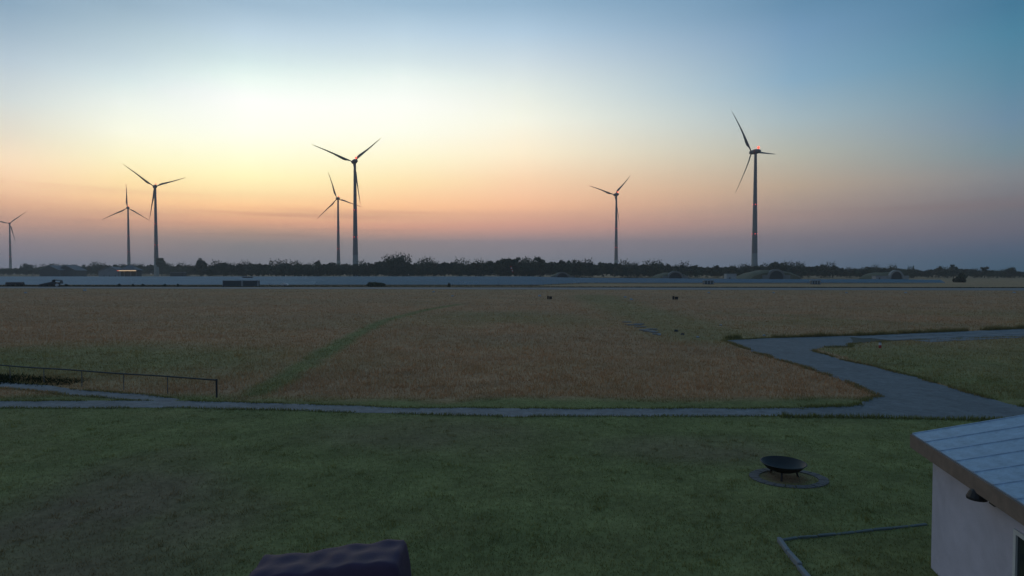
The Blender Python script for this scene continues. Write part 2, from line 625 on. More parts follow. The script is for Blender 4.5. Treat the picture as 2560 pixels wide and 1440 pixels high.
def zone(x, y):
    """how green and how bare the turf is at a place"""
    n1 = fbm(x * 0.16, y * 0.16, 21)
    n2 = fbm(x * 0.05, y * 0.05, 31)
    n3 = fbm(x * 0.7, y * 0.7, 41)
    lawn = 1 - sstep(27.6, 30.0, y + (n1 - .5) * 4 + 0.02 * x)
    g = lawn
    d = distline(x, y, TRACK)
    g = np.maximum(g, (1 - sstep(0.3, 1.4, d + (n3 - .5) * 1.2)) * 0.88)
    w = inpoly(x, y, WEDGE)
    g = np.maximum(g, np.where(w, 0.85 - 0.5 * sstep(36, 60, y), 0))
    d2 = distline(x, y, GREEN2)
    g = np.maximum(g, 0.5 * (1 - sstep(2, 9, d2 + (n1 - .5) * 6)))
    g = np.maximum(g, (1 - sstep(3, 14, np.hypot((x + 34) / 2.2, y - 41) + (n1 - .5) * 8)) * 0.8)
    g = np.maximum(g, 0.15 * sstep(150, 200, y))
    g = np.maximum(g, 0.4 * np.exp(-((y - 80) / 14) ** 2) * sstep(-30, 0, x) * sstep(.45, .6, n2))
    g = np.clip(g + (n3 - .5) * (0.18 + .12 * lawn) + (n1 - .5) * 0.30 * (1 - lawn) + (n2 - .5) * (.15 + .2 * lawn), 0, 1)
    soil = (1 - sstep(1.5, 4.5, np.hypot((x + 10.5) / 1.2, (y - 14.5) / 1.8) + (n1 - .5) * 3)) * 0.75
    soil = np.maximum(soil, (1 - sstep(1, 4.0, np.hypot((x + 3.5) / 1.6, y - 22.5) + (n1 - .5) * 3.5)) * 0.5)
    soil = np.maximum(soil, (1 - sstep(.6, 2.4, np.hypot((x - 6.2) / 1.8, (y - 20.5)) + (n1 - .5) * 1.5)) * 0.5)
    soil = np.maximum(soil, 1 - sstep(.45, .95, np.hypot(x - 7.98, y - 17.75) + (n3 - .5) * .3))
    soil = np.clip(soil * (0.5 + n3), 0, 1)
    return g, soil


DRY = np.array([0.435, 0.252, 0.132])
DRY2 = np.array([0.40, 0.245, 0.132])
GRN = np.array([0.198, 0.212, 0.076])
GRN2 = np.array([0.220, 0.212, 0.080])
SOIL = np.array([0.205, 0.148, 0.088])


def turfcol(x, y):
    g, s = zone(x, y)
    n = fbm(x * 0.35, y * 0.35, 77)[:, None]
    m = fbm(x * 0.04, y * 0.09, 78)[:, None]
    dry = DRY * (1 - sstep(.4, .62, m)) + DRY2 * sstep(.4, .62, m)
    dry = dry * (0.90 + 0.24 * n)
    grn = GRN * (1 - n) + GRN2 * n
    grn = grn * (0.72 + 0.5 * fbm(x * 0.9, y * 0.9, 79)[:, None])
    c = dry * (1 - g[:, None]) + grn * g[:, None]
    return c * (1 - s[:, None]) + SOIL * s[:, None], g, s


# ------------------------------------------------------------------ the ground
def ground():
    ys = [-80, -50, -30, -15, -8, -4, 0, 3, 5]
    while ys[-1] < 320:
        ys.append(ys[-1] * 1.013)
    while ys[-1] < 1650:
        ys.append(ys[-1] * 1.09)
    ys = np.array(ys)
    us = np.concatenate([-np.geomspace(1.45, 1.02, 10), np.linspace(-1.0, 1.0, 230), np.geomspace(1.02, 1.45, 10)])
    Y = np.repeat(ys, len(us)).reshape(len(ys), len(us))
    X = us[None, :] * np.maximum(Y, 60.0)
    c, g, s = turfcol(X.ravel(), Y.ravel())
    V = np.stack([X.ravel(), Y.ravel(), np.zeros(X.size)], 1)
    i = np.arange(len(ys) - 1)[:, None] * len(us) + np.arange(len(us) - 1)[None, :]
    i = i.ravel()
    Fc = np.stack([i, i + 1, i + 1 + len(us), i + len(us)], 1)
    m = bpy.data.materials.new('turf')
    m.use_nodes = True
    t = m.node_tree
    b = t.nodes['Principled BSDF']
    b.inputs['Roughness'].default_value = 0.95
    b.inputs['Specular IOR Level'].default_value = 0.1
    a = t.nodes.new('ShaderNodeAttribute')
    a.attribute_name = 'Col'
    co = t.nodes.new('ShaderNodeTexCoord')
    prev = None
    for sc, lo, hi in ((0.6, .82, 1.18), (4.0, .72, 1.28), (0.05, .9, 1.1)):
        n = t.nodes.new('ShaderNodeTexNoise')
        n.inputs['Scale'].default_value = sc
        n.inputs['Detail'].default_value = 6
        n.inputs['Roughness'].default_value = 0.7
        t.links.new(co.outputs['Object'], n.inputs['Vector'])
        r = t.nodes.new('ShaderNodeMapRange')
        r.inputs[1].default_value, r.inputs[2].default_value = .3, .7
        r.inputs[3].default_value, r.inputs[4].default_value = lo, hi
        t.links.new(n.outputs['Fac'], r.inputs[0])
        v = t.nodes.new('ShaderNodeVectorMath')
        v.operation = 'MULTIPLY'
        t.links.new(prev or a.outputs['Color'], v.inputs[0])
        t.links.new(r.outputs[0], v.inputs[1])
        prev = v.outputs[0]
    t.links.new(prev, b.inputs['Base Color'])
    o = np_mesh('ground', V, Fc, m, col=c)
    tag(o, kind='structure')


ground()


def sheet(name, P, z, m, thick=0.05):
    """a paved area: its outline as a thin slab sunk into the ground, top at height z"""
    me = bpy.data.meshes.new(name)
    import bmesh
    bm = bmesh.new()
    vs = [bm.verts.new((p[0], p[1], z)) for p in P]
    f = bm.faces.new(vs)
    if f.normal.z < 0 or f.calc_area() and (f.normal_update() or f.normal.z < 0):
        f.normal_flip()
    bmesh.ops.triangulate(bm, faces=[f])
    bm.to_mesh(me)
    bm.free()
    me.materials.append(m)
    o = bpy.data.objects.new(name, me)
    COL.objects.link(o)
    return tag(o, kind='structure')


runway = sheet('runway', RUN_Q, 0.03, M['runway'])
taxiway = sheet('taxiway', TAXI, 0.012, M['asphalt'])
path = sheet('path', PATH, 0.008, M['path'])
branch = sheet('path_branch', BRANCH, 0.004, M['path'])


# concrete slabs of the taxiway arm that runs off to the right
def slabs():
    a, b = np.array(BAND_FAR[0]), np.array(BAND_FAR[1])
    L = np.linalg.norm(b - a)
    d = (b - a) / L
    n = np.array([d[1], -d[0]])      # towards the camera
    bed = sheet('slab_road', BAND, 0.006, M['joint'])
    shapes = []
    for q in range(5):
        mb = MB()
        sw, sl = 1.86, 2.84
        mb.bbox(-sl / 2, sl / 2, -sw / 2, sw / 2, -0.03, 0.014 + 0.003 * q, 0.03)
        shapes.append(mb.build('slab', M['slab'], me_only=True))
    rows = 3
    k = 0
    for r in range(rows + 2):
        for i in range(int(L / 3.0)):
            c = a + d * (1.5 + 3.0 * i + (0.9 if r % 2 else 0)) + n * (1.05 + 2.0 * r)
            if not inpoly(c[0] + np.array([0, .9, -.9, 0, 0]), c[1] + np.array([0, 0, 0, .7, -.7]), BAND).any():
                continue
            if c[0] > 75:
                continue
            o = bpy.data.objects.new('slab', shapes[k % 5])
            k += 3
            COL.objects.link(o)
            o.location = (c[0], c[1], 0.02)
            o.rotation_euler = (rng.normal(0, .004), rng.normal(0, .004), math.atan2(d[1], d[0]) + rng.normal(0, .012))
            o.parent = bed


slabs()

# broken remains of concrete in the dry grass
bp_ = [(1584, 813, 2.2, .5), (1600, 818, 1.6, .4), (1612, 826, 1.2, .6), (1622, 829, 1.5, .5), (1634, 831, 1.1, .5), (1596, 811, 1.8, .3),
       (1628, 824, 1.4, .35), (1640, 836, .8, .4), (1568, 806, 1.3, .3)]
cx, cy = G(1610, 824)
br = empty('broken_concrete', (cx, cy, 0))
tag(br, 'broken patch of pale old concrete lying in the dry grass', 'concrete')
for x, y, w, l in bp_:
    gx, gy = G(x, y)
    mb = MB()
    q = 7
    ring = [(math.cos(6.28 * k / q) * w * rng.uniform(.35, .55), math.sin(6.28 * k / q) * l * rng.uniform(.5, 1.1)) for k in range(q)]
    mb.rings([[(gx - cx + p[0], gy - cy + p[1], -.02) for p in ring], [(gx - cx + p[0] * .97, gy - cy + p[1] * .97, .10) for p in ring]])
    mb.build('slab', M['slab'], br)


# ------------------------------------------------------------------ grass
def blades(name, X, Y, H, Wd, C, lean=0.5, label=None, cat=None):
    n = len(X)
    a = rng.uniform(0, 2 * math.pi, n)
    la = rng.uniform(0, 2 * math.pi, n)
    ln = rng.uniform(0, lean, n) * H
    V = np.zeros((n, 3, 3), dtype=np.float32)
    V[:, 0, 0] = X - np.cos(a) * Wd / 2
    V[:, 0, 1] = Y - np.sin(a) * Wd / 2
    V[:, 1, 0] = X + np.cos(a) * Wd / 2
    V[:, 1, 1] = Y + np.sin(a) * Wd / 2
    V[:, 2, 0] = X + np.cos(la) * ln
    V[:, 2, 1] = Y + np.sin(la) * ln
    V[:, 2, 2] = H
    V[:, :2, 2] = -0.005
    col = np.repeat(C[:, None, :], 3, 1).reshape(-1, 3)
    o = np_mesh(name, V.reshape(-1, 3), np.arange(n * 3).reshape(-1, 3), M['grass'], col=col)
    return tag(o, label, cat, kind='stuff')


PAVED = [TAXI, PATH, BRANCH, BAND]


def paved(x, y):
    r = np.zeros(x.shape, bool)
    for P in PAVED:
        r |= inpoly(x, y, P)
    return r


def scatter(n, y0, y1, power):
    """random places from distance y0 to y1, thinning out with distance"""
    u = rng.uniform(0, 1, n)
    p = 1 - power
    Y = (y0 ** p + u * (y1 ** p - y0 ** p)) ** (1 / p) if abs(p) > 1e-6 else y0 * (y1 / y0) ** u
    X = rng.uniform(-1, 1, n) * (Y * 1.12 + 5)
    return X, Y


BLD = [(8.55, 12.25), (6.2, 2.5), (14, 0.5), (17, 10.5)]
# mown lawn in the foreground
X, Y = scatter(370000, 7.5, 33, 0.6)
k = ~paved(X, Y) & ~inpoly(X, Y, BLD)
X, Y = X[k], Y[k]
c, g, s = turfcol(X, Y)
cl = fbm(X * 1.6, Y * 1.6, 51)
k = (rng.uniform(0, 1, len(X)) < 1.0 - 0.75 * s) & (g > 0.35)
X, Y, c, cl, s = X[k], Y[k], c[k], cl[k], s[k]
H = (0.02 + 0.045 * cl) * rng.uniform(.6, 1.3, len(X))
blades('lawn_grass', X, Y, H, rng.uniform(.012, .024, len(X)), c * rng.uniform(.8, 1.25, (len(X), 1)),
       0.9, 'short green mown lawn grass in front of the path', 'grass')
# taller dry grass of the airfield
X, Y = scatter(350000, 27, 230, 1.1)
k = ~paved(X, Y) & ~inpoly(X, Y, RUN_Q)
X, Y = X[k], Y[k]
c, g, s = turfcol(X, Y)
k = (Y > 28.3 + (fbm(X * .3, Y * .3, 5) - .5) * 3)
X, Y, c, g = X[k], Y[k], c[k], g[k]
cl = fbm(X * 0.5, Y * 0.5, 61)
H = (0.06 + 0.20 * cl) * (1 - 0.5 * g) * rng.uniform(.5, 1.3, len(X))
wd = (0.02 + 0.0006 * Y) * rng.uniform(.6, 1.4, len(X))
blades('meadow_grass', X, Y, H, wd, c * rng.uniform(.82, 1.22, (len(X), 1)), 0.8,
       'dry brown meadow grass covering the airfield', 'grass')


# clumps standing out of the lawn and of the meadow
def clumps(name, n, per, y0, y1, pw, h0, h1, rad, wd, tint, label):
    cx_, cy_ = scatter(n, y0, y1, pw)
    hh = rng.uniform(h0, h1, n)
    tn = rng.uniform(.9, 1.3, n)
    X = np.repeat(cx_, per) + rng.normal(0, rad, n * per)
    Y = np.repeat(cy_, per) + rng.normal(0, rad, n * per)
    k = ~paved(X, Y) & ~inpoly(X, Y, BLD) & (np.abs(Y - np.repeat(cy_, per)) < 1)
    H = np.repeat(hh, per) * rng.uniform(.5, 1.2, n * per)
    T = np.repeat(tn, per)
    X, Y, H, T = X[k], Y[k], H[k], T[k]
    c, g, s = turfcol(X, Y)
    blades(name, X, Y, H, wd * rng.uniform(.6, 1.3, len(X)), c * np.array(tint) * T[:, None], .9, label, 'grass')


clumps('lawn_tufts', 1100, 26, 8, 27, .6, .04, .10, .11, .022, (1.0, 1.0, .95), 'scattered taller tufts growing out of the mown lawn')
clumps('meadow_tufts', 1500, 18, 30, 150, 1.0, .12, .30, .32, .045, (1.05, 1.02, 1.0), 'scattered taller tufts of dry grass in the meadow')


# ragged taller grass along the edges of the paving
def edge_grass(lines, per_m, h, off, seed):
    xs, ys = [], []
    for P in lines:
        for (x0, y0), (x1, y1) in zip(P[:-1], P[1:]):
            l = math.hypot(x1 - x0, y1 - y0)
            n = max(1, int(l * per_m))
            t = rng.uniform(0, 1, n)
            xs.append(x0 + (x1 - x0) * t + rng.normal(0, off, n))
            ys.append(y0 + (y1 - y0) * t + rng.normal(0, off, n))
    x, y = np.concatenate(xs), np.concatenate(ys)
    k = fbm(x * .5, y * .5, seed) > 0.40
    return x[k], y[k], rng.uniform(.4, 1.25, k.sum()) * h * (0.4 + 1.1 * fbm(x[k] * .8, y[k] * .8, seed + 1))


e1 = edge_grass([TAXI + TAXI[:1]], 170, .17, .12, 91)
e2 = edge_grass([[BAND_FAR[0], BAND_FAR[1]], [G(1815, 847), G(2120, 840)]], 330, .42, .20, 92)
e3 = edge_grass([PATH + PATH[:1], BRANCH + BRANCH[:1]], 130, .10, .10, 93)
e4 = edge_grass([BAND_NEAR], 120, .14, .15, 94)
X = np.concatenate([e[0] for e in (e1, e2, e3, e4)])
Y = np.concatenate([e[1] for e in (e1, e2, e3, e4)])
H = np.concatenate([e[2] for e in (e1, e2, e3, e4)])
k = (Y < 90) & (np.abs(X) < Y + 6)
k &= ~(paved(X + .45, Y) & paved(X - .45, Y) & paved(X, Y + .45) & paved(X, Y - .45))
X, Y, H = X[k], Y[k], H[k]
c, g, s = turfcol(X, Y)
c = (c * .4 + GRN * .6) * rng.uniform(.6, 1.2, (len(X), 1))
blades('verge_grass', X, Y, H, rng.uniform(.02, .045, len(X)), c, 0.7, 'ragged taller grass along the edges of the paving', 'grass')
# uncut dark growth along the far runway edge ; dark blades stand in for shade under the first solar row
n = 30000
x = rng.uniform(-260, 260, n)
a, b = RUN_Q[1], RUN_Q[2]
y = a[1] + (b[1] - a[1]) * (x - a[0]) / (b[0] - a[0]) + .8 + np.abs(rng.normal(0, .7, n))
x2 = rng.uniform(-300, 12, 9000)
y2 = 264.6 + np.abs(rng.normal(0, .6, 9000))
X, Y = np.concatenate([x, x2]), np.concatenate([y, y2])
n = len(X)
blades('growth_and_panel_shade', X, Y, rng.uniform(.15, .50, n), rng.uniform(.10, .28, n), np.array([.035, .042, .024]) * rng.uniform(.6, 1.2, (n, 1)),
       0.5, 'dark uncut growth along the far edge of the runway, and dark strip as shade under the first solar row', 'grass')
# dark weeds under the pipe barrier
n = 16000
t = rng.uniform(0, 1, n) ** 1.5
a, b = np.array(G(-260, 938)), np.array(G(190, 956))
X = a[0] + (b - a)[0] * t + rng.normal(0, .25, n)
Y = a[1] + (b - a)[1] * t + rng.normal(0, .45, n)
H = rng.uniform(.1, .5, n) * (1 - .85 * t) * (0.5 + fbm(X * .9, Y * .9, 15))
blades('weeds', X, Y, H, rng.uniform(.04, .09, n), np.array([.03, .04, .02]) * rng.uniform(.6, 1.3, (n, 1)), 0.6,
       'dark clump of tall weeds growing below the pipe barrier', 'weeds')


# ------------------------------------------------------------------ wind turbines
def blade_mesh(R):
    st = [(1.0, 1.3, 1.25, 0), (3.0, 1.25, 1.2, 0), (6.0, 2.3, 1.35, 12), (9.5, 4.1, 1.1, 14), (12.5, 4.3, .85, 12), (17, 3.6, .62, 9),
          (24, 2.6, .42, 6), (32, 1.9, .28, 3), (40, 1.35, .18, 1), (46, .9, .11, 0), (49, .5, .06, 0), (50, .12, .03, 0)]
    mb = MB()
    rings = []
    for r, chord, th, tw in st:
        ring = []
        t = math.radians(tw + 14)
        for k in range(12):
            a = 2 * math.pi * k / 12
            ch = chord * (.74 if r > 5 else 1)
            u = math.cos(a) * ch / 2 + (ch / 2 - min(ch, 1.6) * .45)
            v = math.sin(a) * th / 2 * (1 - .45 * max(0, math.cos(a)) * (1 if r > 7 else 0))
            x = u * math.cos(t) - v * math.sin(t)
            y = u * math.sin(t) + v * math.cos(t)
            ring.append((-x, y + 0.0017 * r * r, r * R / 50.0))
        rings.append(ring)
    mb.rings(rings)
    return mb.build('blade', M['blade'], me_only=True, smooth=True)


BLADE = blade_mesh(50.0)
HUB = 135.0


def turbine(px, py, faz, ang, label, beacon_size=1.0, lamps=True):
    """px, py: photo position of the nacelle; faz: compass of the rotor; ang: blade angle"""
    Yd = (HUB - CH) * F / (680.0 - py)
    X, _ = AT(px, py, Yd)
    root = empty('wind_turbine', (X, Yd, 0), math.radians(-faz))
    tag(root, label, 'wind turbine', 'wind turbines behind the airfield')
    mb = MB()
    mb.lathe([(3.6, -0.3), (3.5, 4), (3.25, 14), (3.0, 26)], 28)
    mb.build('tower_base', M['towerlow'], root, smooth=True)
    mb = MB()
    mb.lathe([(2.99, 26.0), (2.6, 50), (2.56, 50.2), (2.05, 85), (2.02, 85.2), (1.58, 118), (1.4, HUB - 2.2), (1.4, HUB - 1.5)], 28)
    mb.build('tower', M['tower'], root, smooth=True)
    # nacelle along local y, hub at +y
    mb = MB()
    mb.lathe([(0.1, -6.2), (1.0, -5.9), (1.8, -4.8), (2.4, -2.6), (2.65, 0), (2.7, 1.6), (2.5, 2.7), (2.1, 3.2)], 20, 'y', (0, 0, HUB))
    mb.build('nacelle', M['blade'], root, smooth=True)
    mb = MB()
    mb.lathe([(2.66, -.9), (2.72, -.88), (2.76, .5), (2.70, .52)], 20, 'y', (0, 0, HUB))
    mb.build('red_band', M['redpaint'], root, smooth=True)
    mb = MB()
    mb.lathe([(2.05, 3.25), (2.3, 4.2), (2.2, 5.6), (1.6, 6.9), (.8, 7.6), (.05, 7.8)], 20, 'y', (0, 0, HUB))
    hub = mb.build('hub', M['blade'], root, smooth=True)
    for k in range(3):
        o = bpy.data.objects.new('blade', BLADE)
        COL.objects.link(o)
        o.parent = root
        o.location = (0, 5.0, HUB)
        o.rotation_euler = (0, math.radians(90 - (ang + 120 * k)), 0)
    # obstruction lights
    mb = MB()
    mb.tube([(0, -3.4, HUB + 1.9), (0, -3.4, HUB + 3.0)], .35, 8)
    mb.build('beacon_mast', M['dark'], root)
    s = beacon_size
    mb = MB()
    mb.lathe([(.7 * s, 0), (.85 * s, .35 * s), (.8 * s, 1.0 * s), (.45 * s, 1.4 * s), (.05, 1.5 * s)], 12, 'z', (0, -3.4, HUB + 2.98))
    mb.build('beacon', M['beacon'], root, smooth=True)
    if lamps:
        for hh, r in ((47.0, 2.66), (78.5, 2.16)):
            for q in range(4):
                a = math.radians(45 + 90 * q)
                w = .42
                mb = MB()
                mb.box(-.28, .42, -w, w, -.4, .4, Matrix.Translation((math.cos(a) * r, math.sin(a) * r, hh)) @ Matrix.Rotation(a, 4, 'Z'))
                mb.build('tower_lamp', M['towerlamp'], root)


turbine(1889, 381, -33, 4.5, 'large turbine rising behind the wide mounded shelter, rotor edge turned, beacon glowing', 1.5)
turbine(1541, 487, -26, 45, 'turbine standing alone behind the woods, one blade hanging beside its tower', 1.1)
turbine(887, 405, -37, 42, 'large near turbine overlapping a smaller one, its lower blade along its tower', 1.3)
turbine(845, 497, -36, -13, 'smaller turbine whose blade passes behind the large turbine beside it', 1.0)
turbine(388, 467, -44, 23, 'tall turbine standing right of the lit canopy building, two blades raised', 0.9)
turbine(320, 520, -45, -29, 'turbine behind the lit canopy building, one blade pointing straight up', 0.9)
turbine(24, 559, -42, 44, 'smallest and farthest turbine, beyond the low roofs at the end of the row', 0.8)


# ------------------------------------------------------------------ solar park
def solar_row(Y, X0, X1, first=False):
    n = max(1, int(round((X1 - X0) / 20.0)))
    root = empty('solar_panel_row', (X0, Y, 0))
    tag(root, 'long row of tilted blue solar panels behind the runway', 'solar panels', 'rows of the solar park')
    tilt = math.radians(22)
    L = 1.5 / math.sin(tilt)
    # one long table, made flat and tilted as an object so its grid follows the glass
    w = (X1 - X0) / n
    for nm, mm, old in (('panels', 'panel', False), ('reflection_toned_panels', 'panel_pale', True)):  # old: left tables, coloured paler for the sky glow they reflect
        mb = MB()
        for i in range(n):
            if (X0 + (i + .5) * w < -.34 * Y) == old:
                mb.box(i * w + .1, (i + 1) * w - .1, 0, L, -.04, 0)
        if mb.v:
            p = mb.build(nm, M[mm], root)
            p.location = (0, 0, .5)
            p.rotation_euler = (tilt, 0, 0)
    mb = MB()
    for i in range(n * 4 + 1):
        x = min(max(i * w / 4, .2), X1 - X0 - .2)
        mb.box(x - .05, x + .05, .5, .6, -.1, .5 + .5 * math.tan(tilt) - .05)
        mb.box(x - .05, x + .05, 3.0, 3.1, -.1, .5 + 3.0 * math.tan(tilt) - .05)
    q = mb.build('support_posts', M['post'], root)
    tag(q, kind='stuff')


k = 0
Yr = 266.0
while Yr < 556:
    if Yr < 312:
        x1 = 14 + (Yr - 266) * .5
    elif Yr < 344:
        x1 = 224 - (Yr - 312) * .4
    elif Yr < 430:
        x1 = 150 - (Yr - 344) * 1.25
    else:
        x1 = 42 - (Yr - 430) * .2
    solar_row(Yr, -Yr * 1.0 - 40, x1)
    Yr += 8.0


# ------------------------------------------------------------------ trees
def leafquads(cs, rs, n, size, r):
    """n leaf clumps spread over balls (centres cs, radii rs)"""
    i = r.integers(0, len(cs), n)
    d = r.normal(0, 1, (n, 3))
    d /= np.linalg.norm(d, axis=1)[:, None]
    rad = rs[i] * r.uniform(.45, 1.08, n) ** .6
    p = cs[i] + d * rad[:, None] * np.array([1, 1, .85])
    a = r.normal(0, 1, (n, 3))
    a /= np.linalg.norm(a, axis=1)[:, None]
    b = np.cross(a, d)
    b /= np.maximum(np.linalg.norm(b, axis=1), 1e-5)[:, None]
    s = size * r.uniform(.5, 1.3, n)
    a, b = a * s[:, None], b * (s * r.uniform(.5, 1, n))[:, None]
    V = np.stack([p - a - b * .4, p - a * .2 + b, p + a + b * .3, p + a * .3 - b], 1)
    tone = r.uniform(.65, 1.3, len(cs))[i] * r.uniform(.8, 1.2, n)
    return V, tone


def crown(kind, h, w, r, n, size):
    """leaf quads of a crown on a tree of height h, width w standing at the origin"""
    if kind == 'cone':
        m = 16
        z = np.linspace(.12, .97, m) * h
        rad = (1 - z / h) * w * .5 + .25
        a = r.uniform(0, 6.28, m)
        cs = np.stack([np.cos(a) * rad * .35, np.sin(a) * rad * .35, z], 1)
        rs = np.maximum(rad * .75, .35)
    elif kind == 'pine':
        m = 9
        a = r.uniform(0, 6.28, m)
        q = r.uniform(0, .36, m) * w
        cs = np.stack([np.cos(a) * q, np.sin(a) * q, h * r.uniform(.55, .92, m)], 1)
        rs = w * r.uniform(.12, .22, m)
    elif kind == 'dome':
        m = 30
        d = r.normal(0, 1, (m, 3))
        d /= np.linalg.norm(d, axis=1)[:, None]
        q = r.uniform(.35, .8, m)
        cs = np.stack([d[:, 0] * q * w * .5, d[:, 1] * q * w * .5, np.abs(d[:, 2]) * q * h], 1)
        rs = w * r.uniform(.12, .2, m)
        cs[:, 2] = np.clip(cs[:, 2], rs * .6, h - rs * .85)
    else:
        m = 26 if kind == 'round' else 20
        d = r.normal(0, 1, (m, 3))
        d /= np.linalg.norm(d, axis=1)[:, None]
        lo = .16 if kind == 'round' else .05
        q = r.uniform(.35, .78, m)
        cs = np.stack([d[:, 0] * q * w * .5, d[:, 1] * q * w * .5, h * (lo + 1) / 2 + d[:, 2] * q * h * (1 - lo) / 2], 1)
        rs = w * r.uniform(.11, .2, m)
        cs[:, 2] = np.minimum(cs[:, 2], h - rs * .85)
    return leafquads(cs, rs, n, size, r)


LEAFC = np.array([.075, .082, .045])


def tree(px, py, Y, w, kind, label, n=900, cat='tree', group=None, col=LEAFC, trunk=True, base=0.0):
    X, Z = AT(px, py, Y)
    h = Z
    r = np.random.default_rng(int(px * 7 + py))
    root = empty('bush' if cat == 'bush' else 'tree', (X, Y, 0))
    tag(root, label, cat, group)
    wm_ = w * Y / F
    V, tone = crown(kind, h, wm_, r, int(n * 1.5), max(.24, .036 * wm_ + .14))
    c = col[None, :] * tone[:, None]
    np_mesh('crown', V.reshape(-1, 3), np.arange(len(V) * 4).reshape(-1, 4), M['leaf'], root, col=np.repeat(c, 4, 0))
    if trunk:
        mb = MB()
        rr = max(.12, h * .022)
        mb.tube([(0, 0, -.2), (rr * .3, 0, h * .25), (-rr * .3, rr * .2, h * .5), (0, 0, h * .8)], [rr * 1.2, rr, rr * .7, rr * .2], 7)
        for q in range(5):
            a = q * 1.3 + px
            z0 = h * (.3 + .09 * q)
            mb.tube([(0, 0, z0), (math.cos(a) * wm_ * .18, math.sin(a) * wm_ * .18, z0 + h * .1),
                     (math.cos(a) * wm_ * .32, math.sin(a) * wm_ * .32, z0 + h * .16)], [rr * .5, rr * .35, rr * .12], 5)
        mb.build('trunk', M['bark'], root)


SKYL = [(-700, 664), (-300, 666), (-100, 666), (0, 668), (30, 668), (90, 665), (105, 663), (145, 661), (165, 662), (180, 660), (200, 660), (225, 661), (250, 659), (265, 661),
        (285, 660), (300, 660), (330, 660), (350, 660), (385, 658), (440, 661), (470, 659), (490, 657), (520, 658), (535, 655), (560, 653), (575, 658),
        (605, 659), (625, 655), (660, 655), (690, 655), (715, 653), (740, 658), (770, 657), (815, 656), (830, 651), (850, 656), (870, 655),
        (890, 657), (905, 656), (930, 653), (950, 650), (970, 646), (990, 642), (1010, 643), (1020, 649), (1040, 655), (1055, 651), (1080, 649),
        (1095, 653), (1110, 651), (1130, 653), (1150, 651), (1175, 656), (1195, 650), (1215, 652), (1235, 648), (1305, 650), (1320, 650), (1370, 651),
        (1400, 650), (1455, 653), (1480, 655), (1510, 654), (1528, 652), (1540, 656), (1560, 656), (1580, 657), (1615, 657), (1640, 655), (1670, 655),
        (1680, 659), (1720, 660), (1780, 662), (1850, 664), (1885, 661), (1905, 659), (1970, 659), (2000, 661), (2030, 660), (2060, 660), (2095, 663),
        (2105, 667), (2130, 668), (2150, 670), (2165, 666), (2190, 664), (2230, 666), (2255, 668), (2280, 669), (2310, 673), (2340, 668), (2355, 669),
        (2400, 667), (2430, 670), (2445, 672), (2480, 673), (2510, 673), (2525, 672), (2560, 677), (2700, 672), (2900, 668), (3400, 664)]
SX, SYv = np.array([p[0] for p in SKYL], float), np.array([p[1] for p in SKYL], float)


def depth_at(x):
    return float(np.interp(x, [-300, 420, 520, 900, 1200, 1600, 2700], [985, 985, 720, 655, 640, 620, 610]))


def woodland():
    r = np.random.default_rng(11)
    Vs, Cs = [], []
    protos = []
    for q in range(10):
        kind = ['bushy', 'bushy', 'round', 'round', 'cone', 'round', 'round', 'bushy', 'round', 'round'][q]
        V, tone = crown(kind, 1.0, .62 if kind != 'cone' else .34, r, 520 if kind != 'pine' else 300, .042)
        protos.append((V, tone, kind))
    for rank, (dd, hs, step) in enumerate(((0, 1.04, 6), (14, 1.02, 6), (-16, .86, 8), (-30, .6, 8), (30, 1.02, 8))):
        x = -620.0
        while x < 3300:
            x += step * r.uniform(.5, 1.5)
            D = depth_at(x) + dd + r.uniform(-6, 6)
            if 240 < x < 345 and dd < 0:
                continue
            if any(abs(x - s) < 3 for s in (320, 388)) and D < 940:
                continue
            top = np.interp(x, SX, SYv) + 2.0
            Z = AT(x, top, D)[1]
            h = Z * hs * (r.uniform(.82, 1.04) if r.uniform() < .85 else r.uniform(1.0, 1.10))
            if hs < .7:
                h *= r.uniform(.6, 1.2)
            q = r.integers(0, 10)
            V, tone, kind = protos[q]
            if kind == 'pine' and rank not in (0, 1):
                V, tone, kind = protos[0]
            a = r.uniform(0, 6.28)
            ca, sa = math.cos(a), math.sin(a)
            wsc = h * r.uniform(.8, 1.35) if kind != 'cone' else h
            P = np.empty_like(V)
            P[..., 0] = (V[..., 0] * ca - V[..., 1] * sa) * wsc + AT(x, top, D)[0]
            P[..., 1] = (V[..., 0] * sa + V[..., 1] * ca) * wsc + D
            P[..., 2] = V[..., 2] * h
            Vs.append(P)
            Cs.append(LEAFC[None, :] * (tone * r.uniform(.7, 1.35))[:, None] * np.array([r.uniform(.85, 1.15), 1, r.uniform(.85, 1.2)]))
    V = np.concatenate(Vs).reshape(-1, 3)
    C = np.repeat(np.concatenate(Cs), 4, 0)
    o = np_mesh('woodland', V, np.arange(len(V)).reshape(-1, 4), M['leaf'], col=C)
    tag(o, 'long dark belt of woodland along the horizon behind the solar park', 'woodland', kind='stuff')


woodland()
tree(502, 641, 700, 30, 'round', 'single round tree standing clear above the low woods near the lit canopy building', 1500)
tree(404, 643, 900, 40, 'pine', 'loose open crowned tree right beside the tall turbine tower', 900)
tree(65, 656, 960, 30, 'round', 'low round tree beside the smallest farthest turbine', 900)
tree(128, 657, 960, 36, 'bushy', 'bushy tree over the pale gabled sheds', 900)
tree(794, 645, 720, 22, 'round', 'small round tree poking out of the woods left of the overlapping turbines', 900)
tree(988, 640, 640, 60, 'bushy', 'broad mounded tree group right of the large overlapping turbine', 1600)
tree(1266, 636, 600, 46, 'bushy', 'ragged twin topped tree above the red and white windsock', 1500)
tree(1292, 638, 604, 36, 'round', 'rounded tree directly behind the red and white windsock', 1300)
tree(1350, 634, 600, 32, 'round', 'tallest round tree of the woods, right of the windsock', 1500)
tree(1410, 641, 606, 34, 'bushy', 'wide ragged tree behind the faint small mounded shelter', 1300)
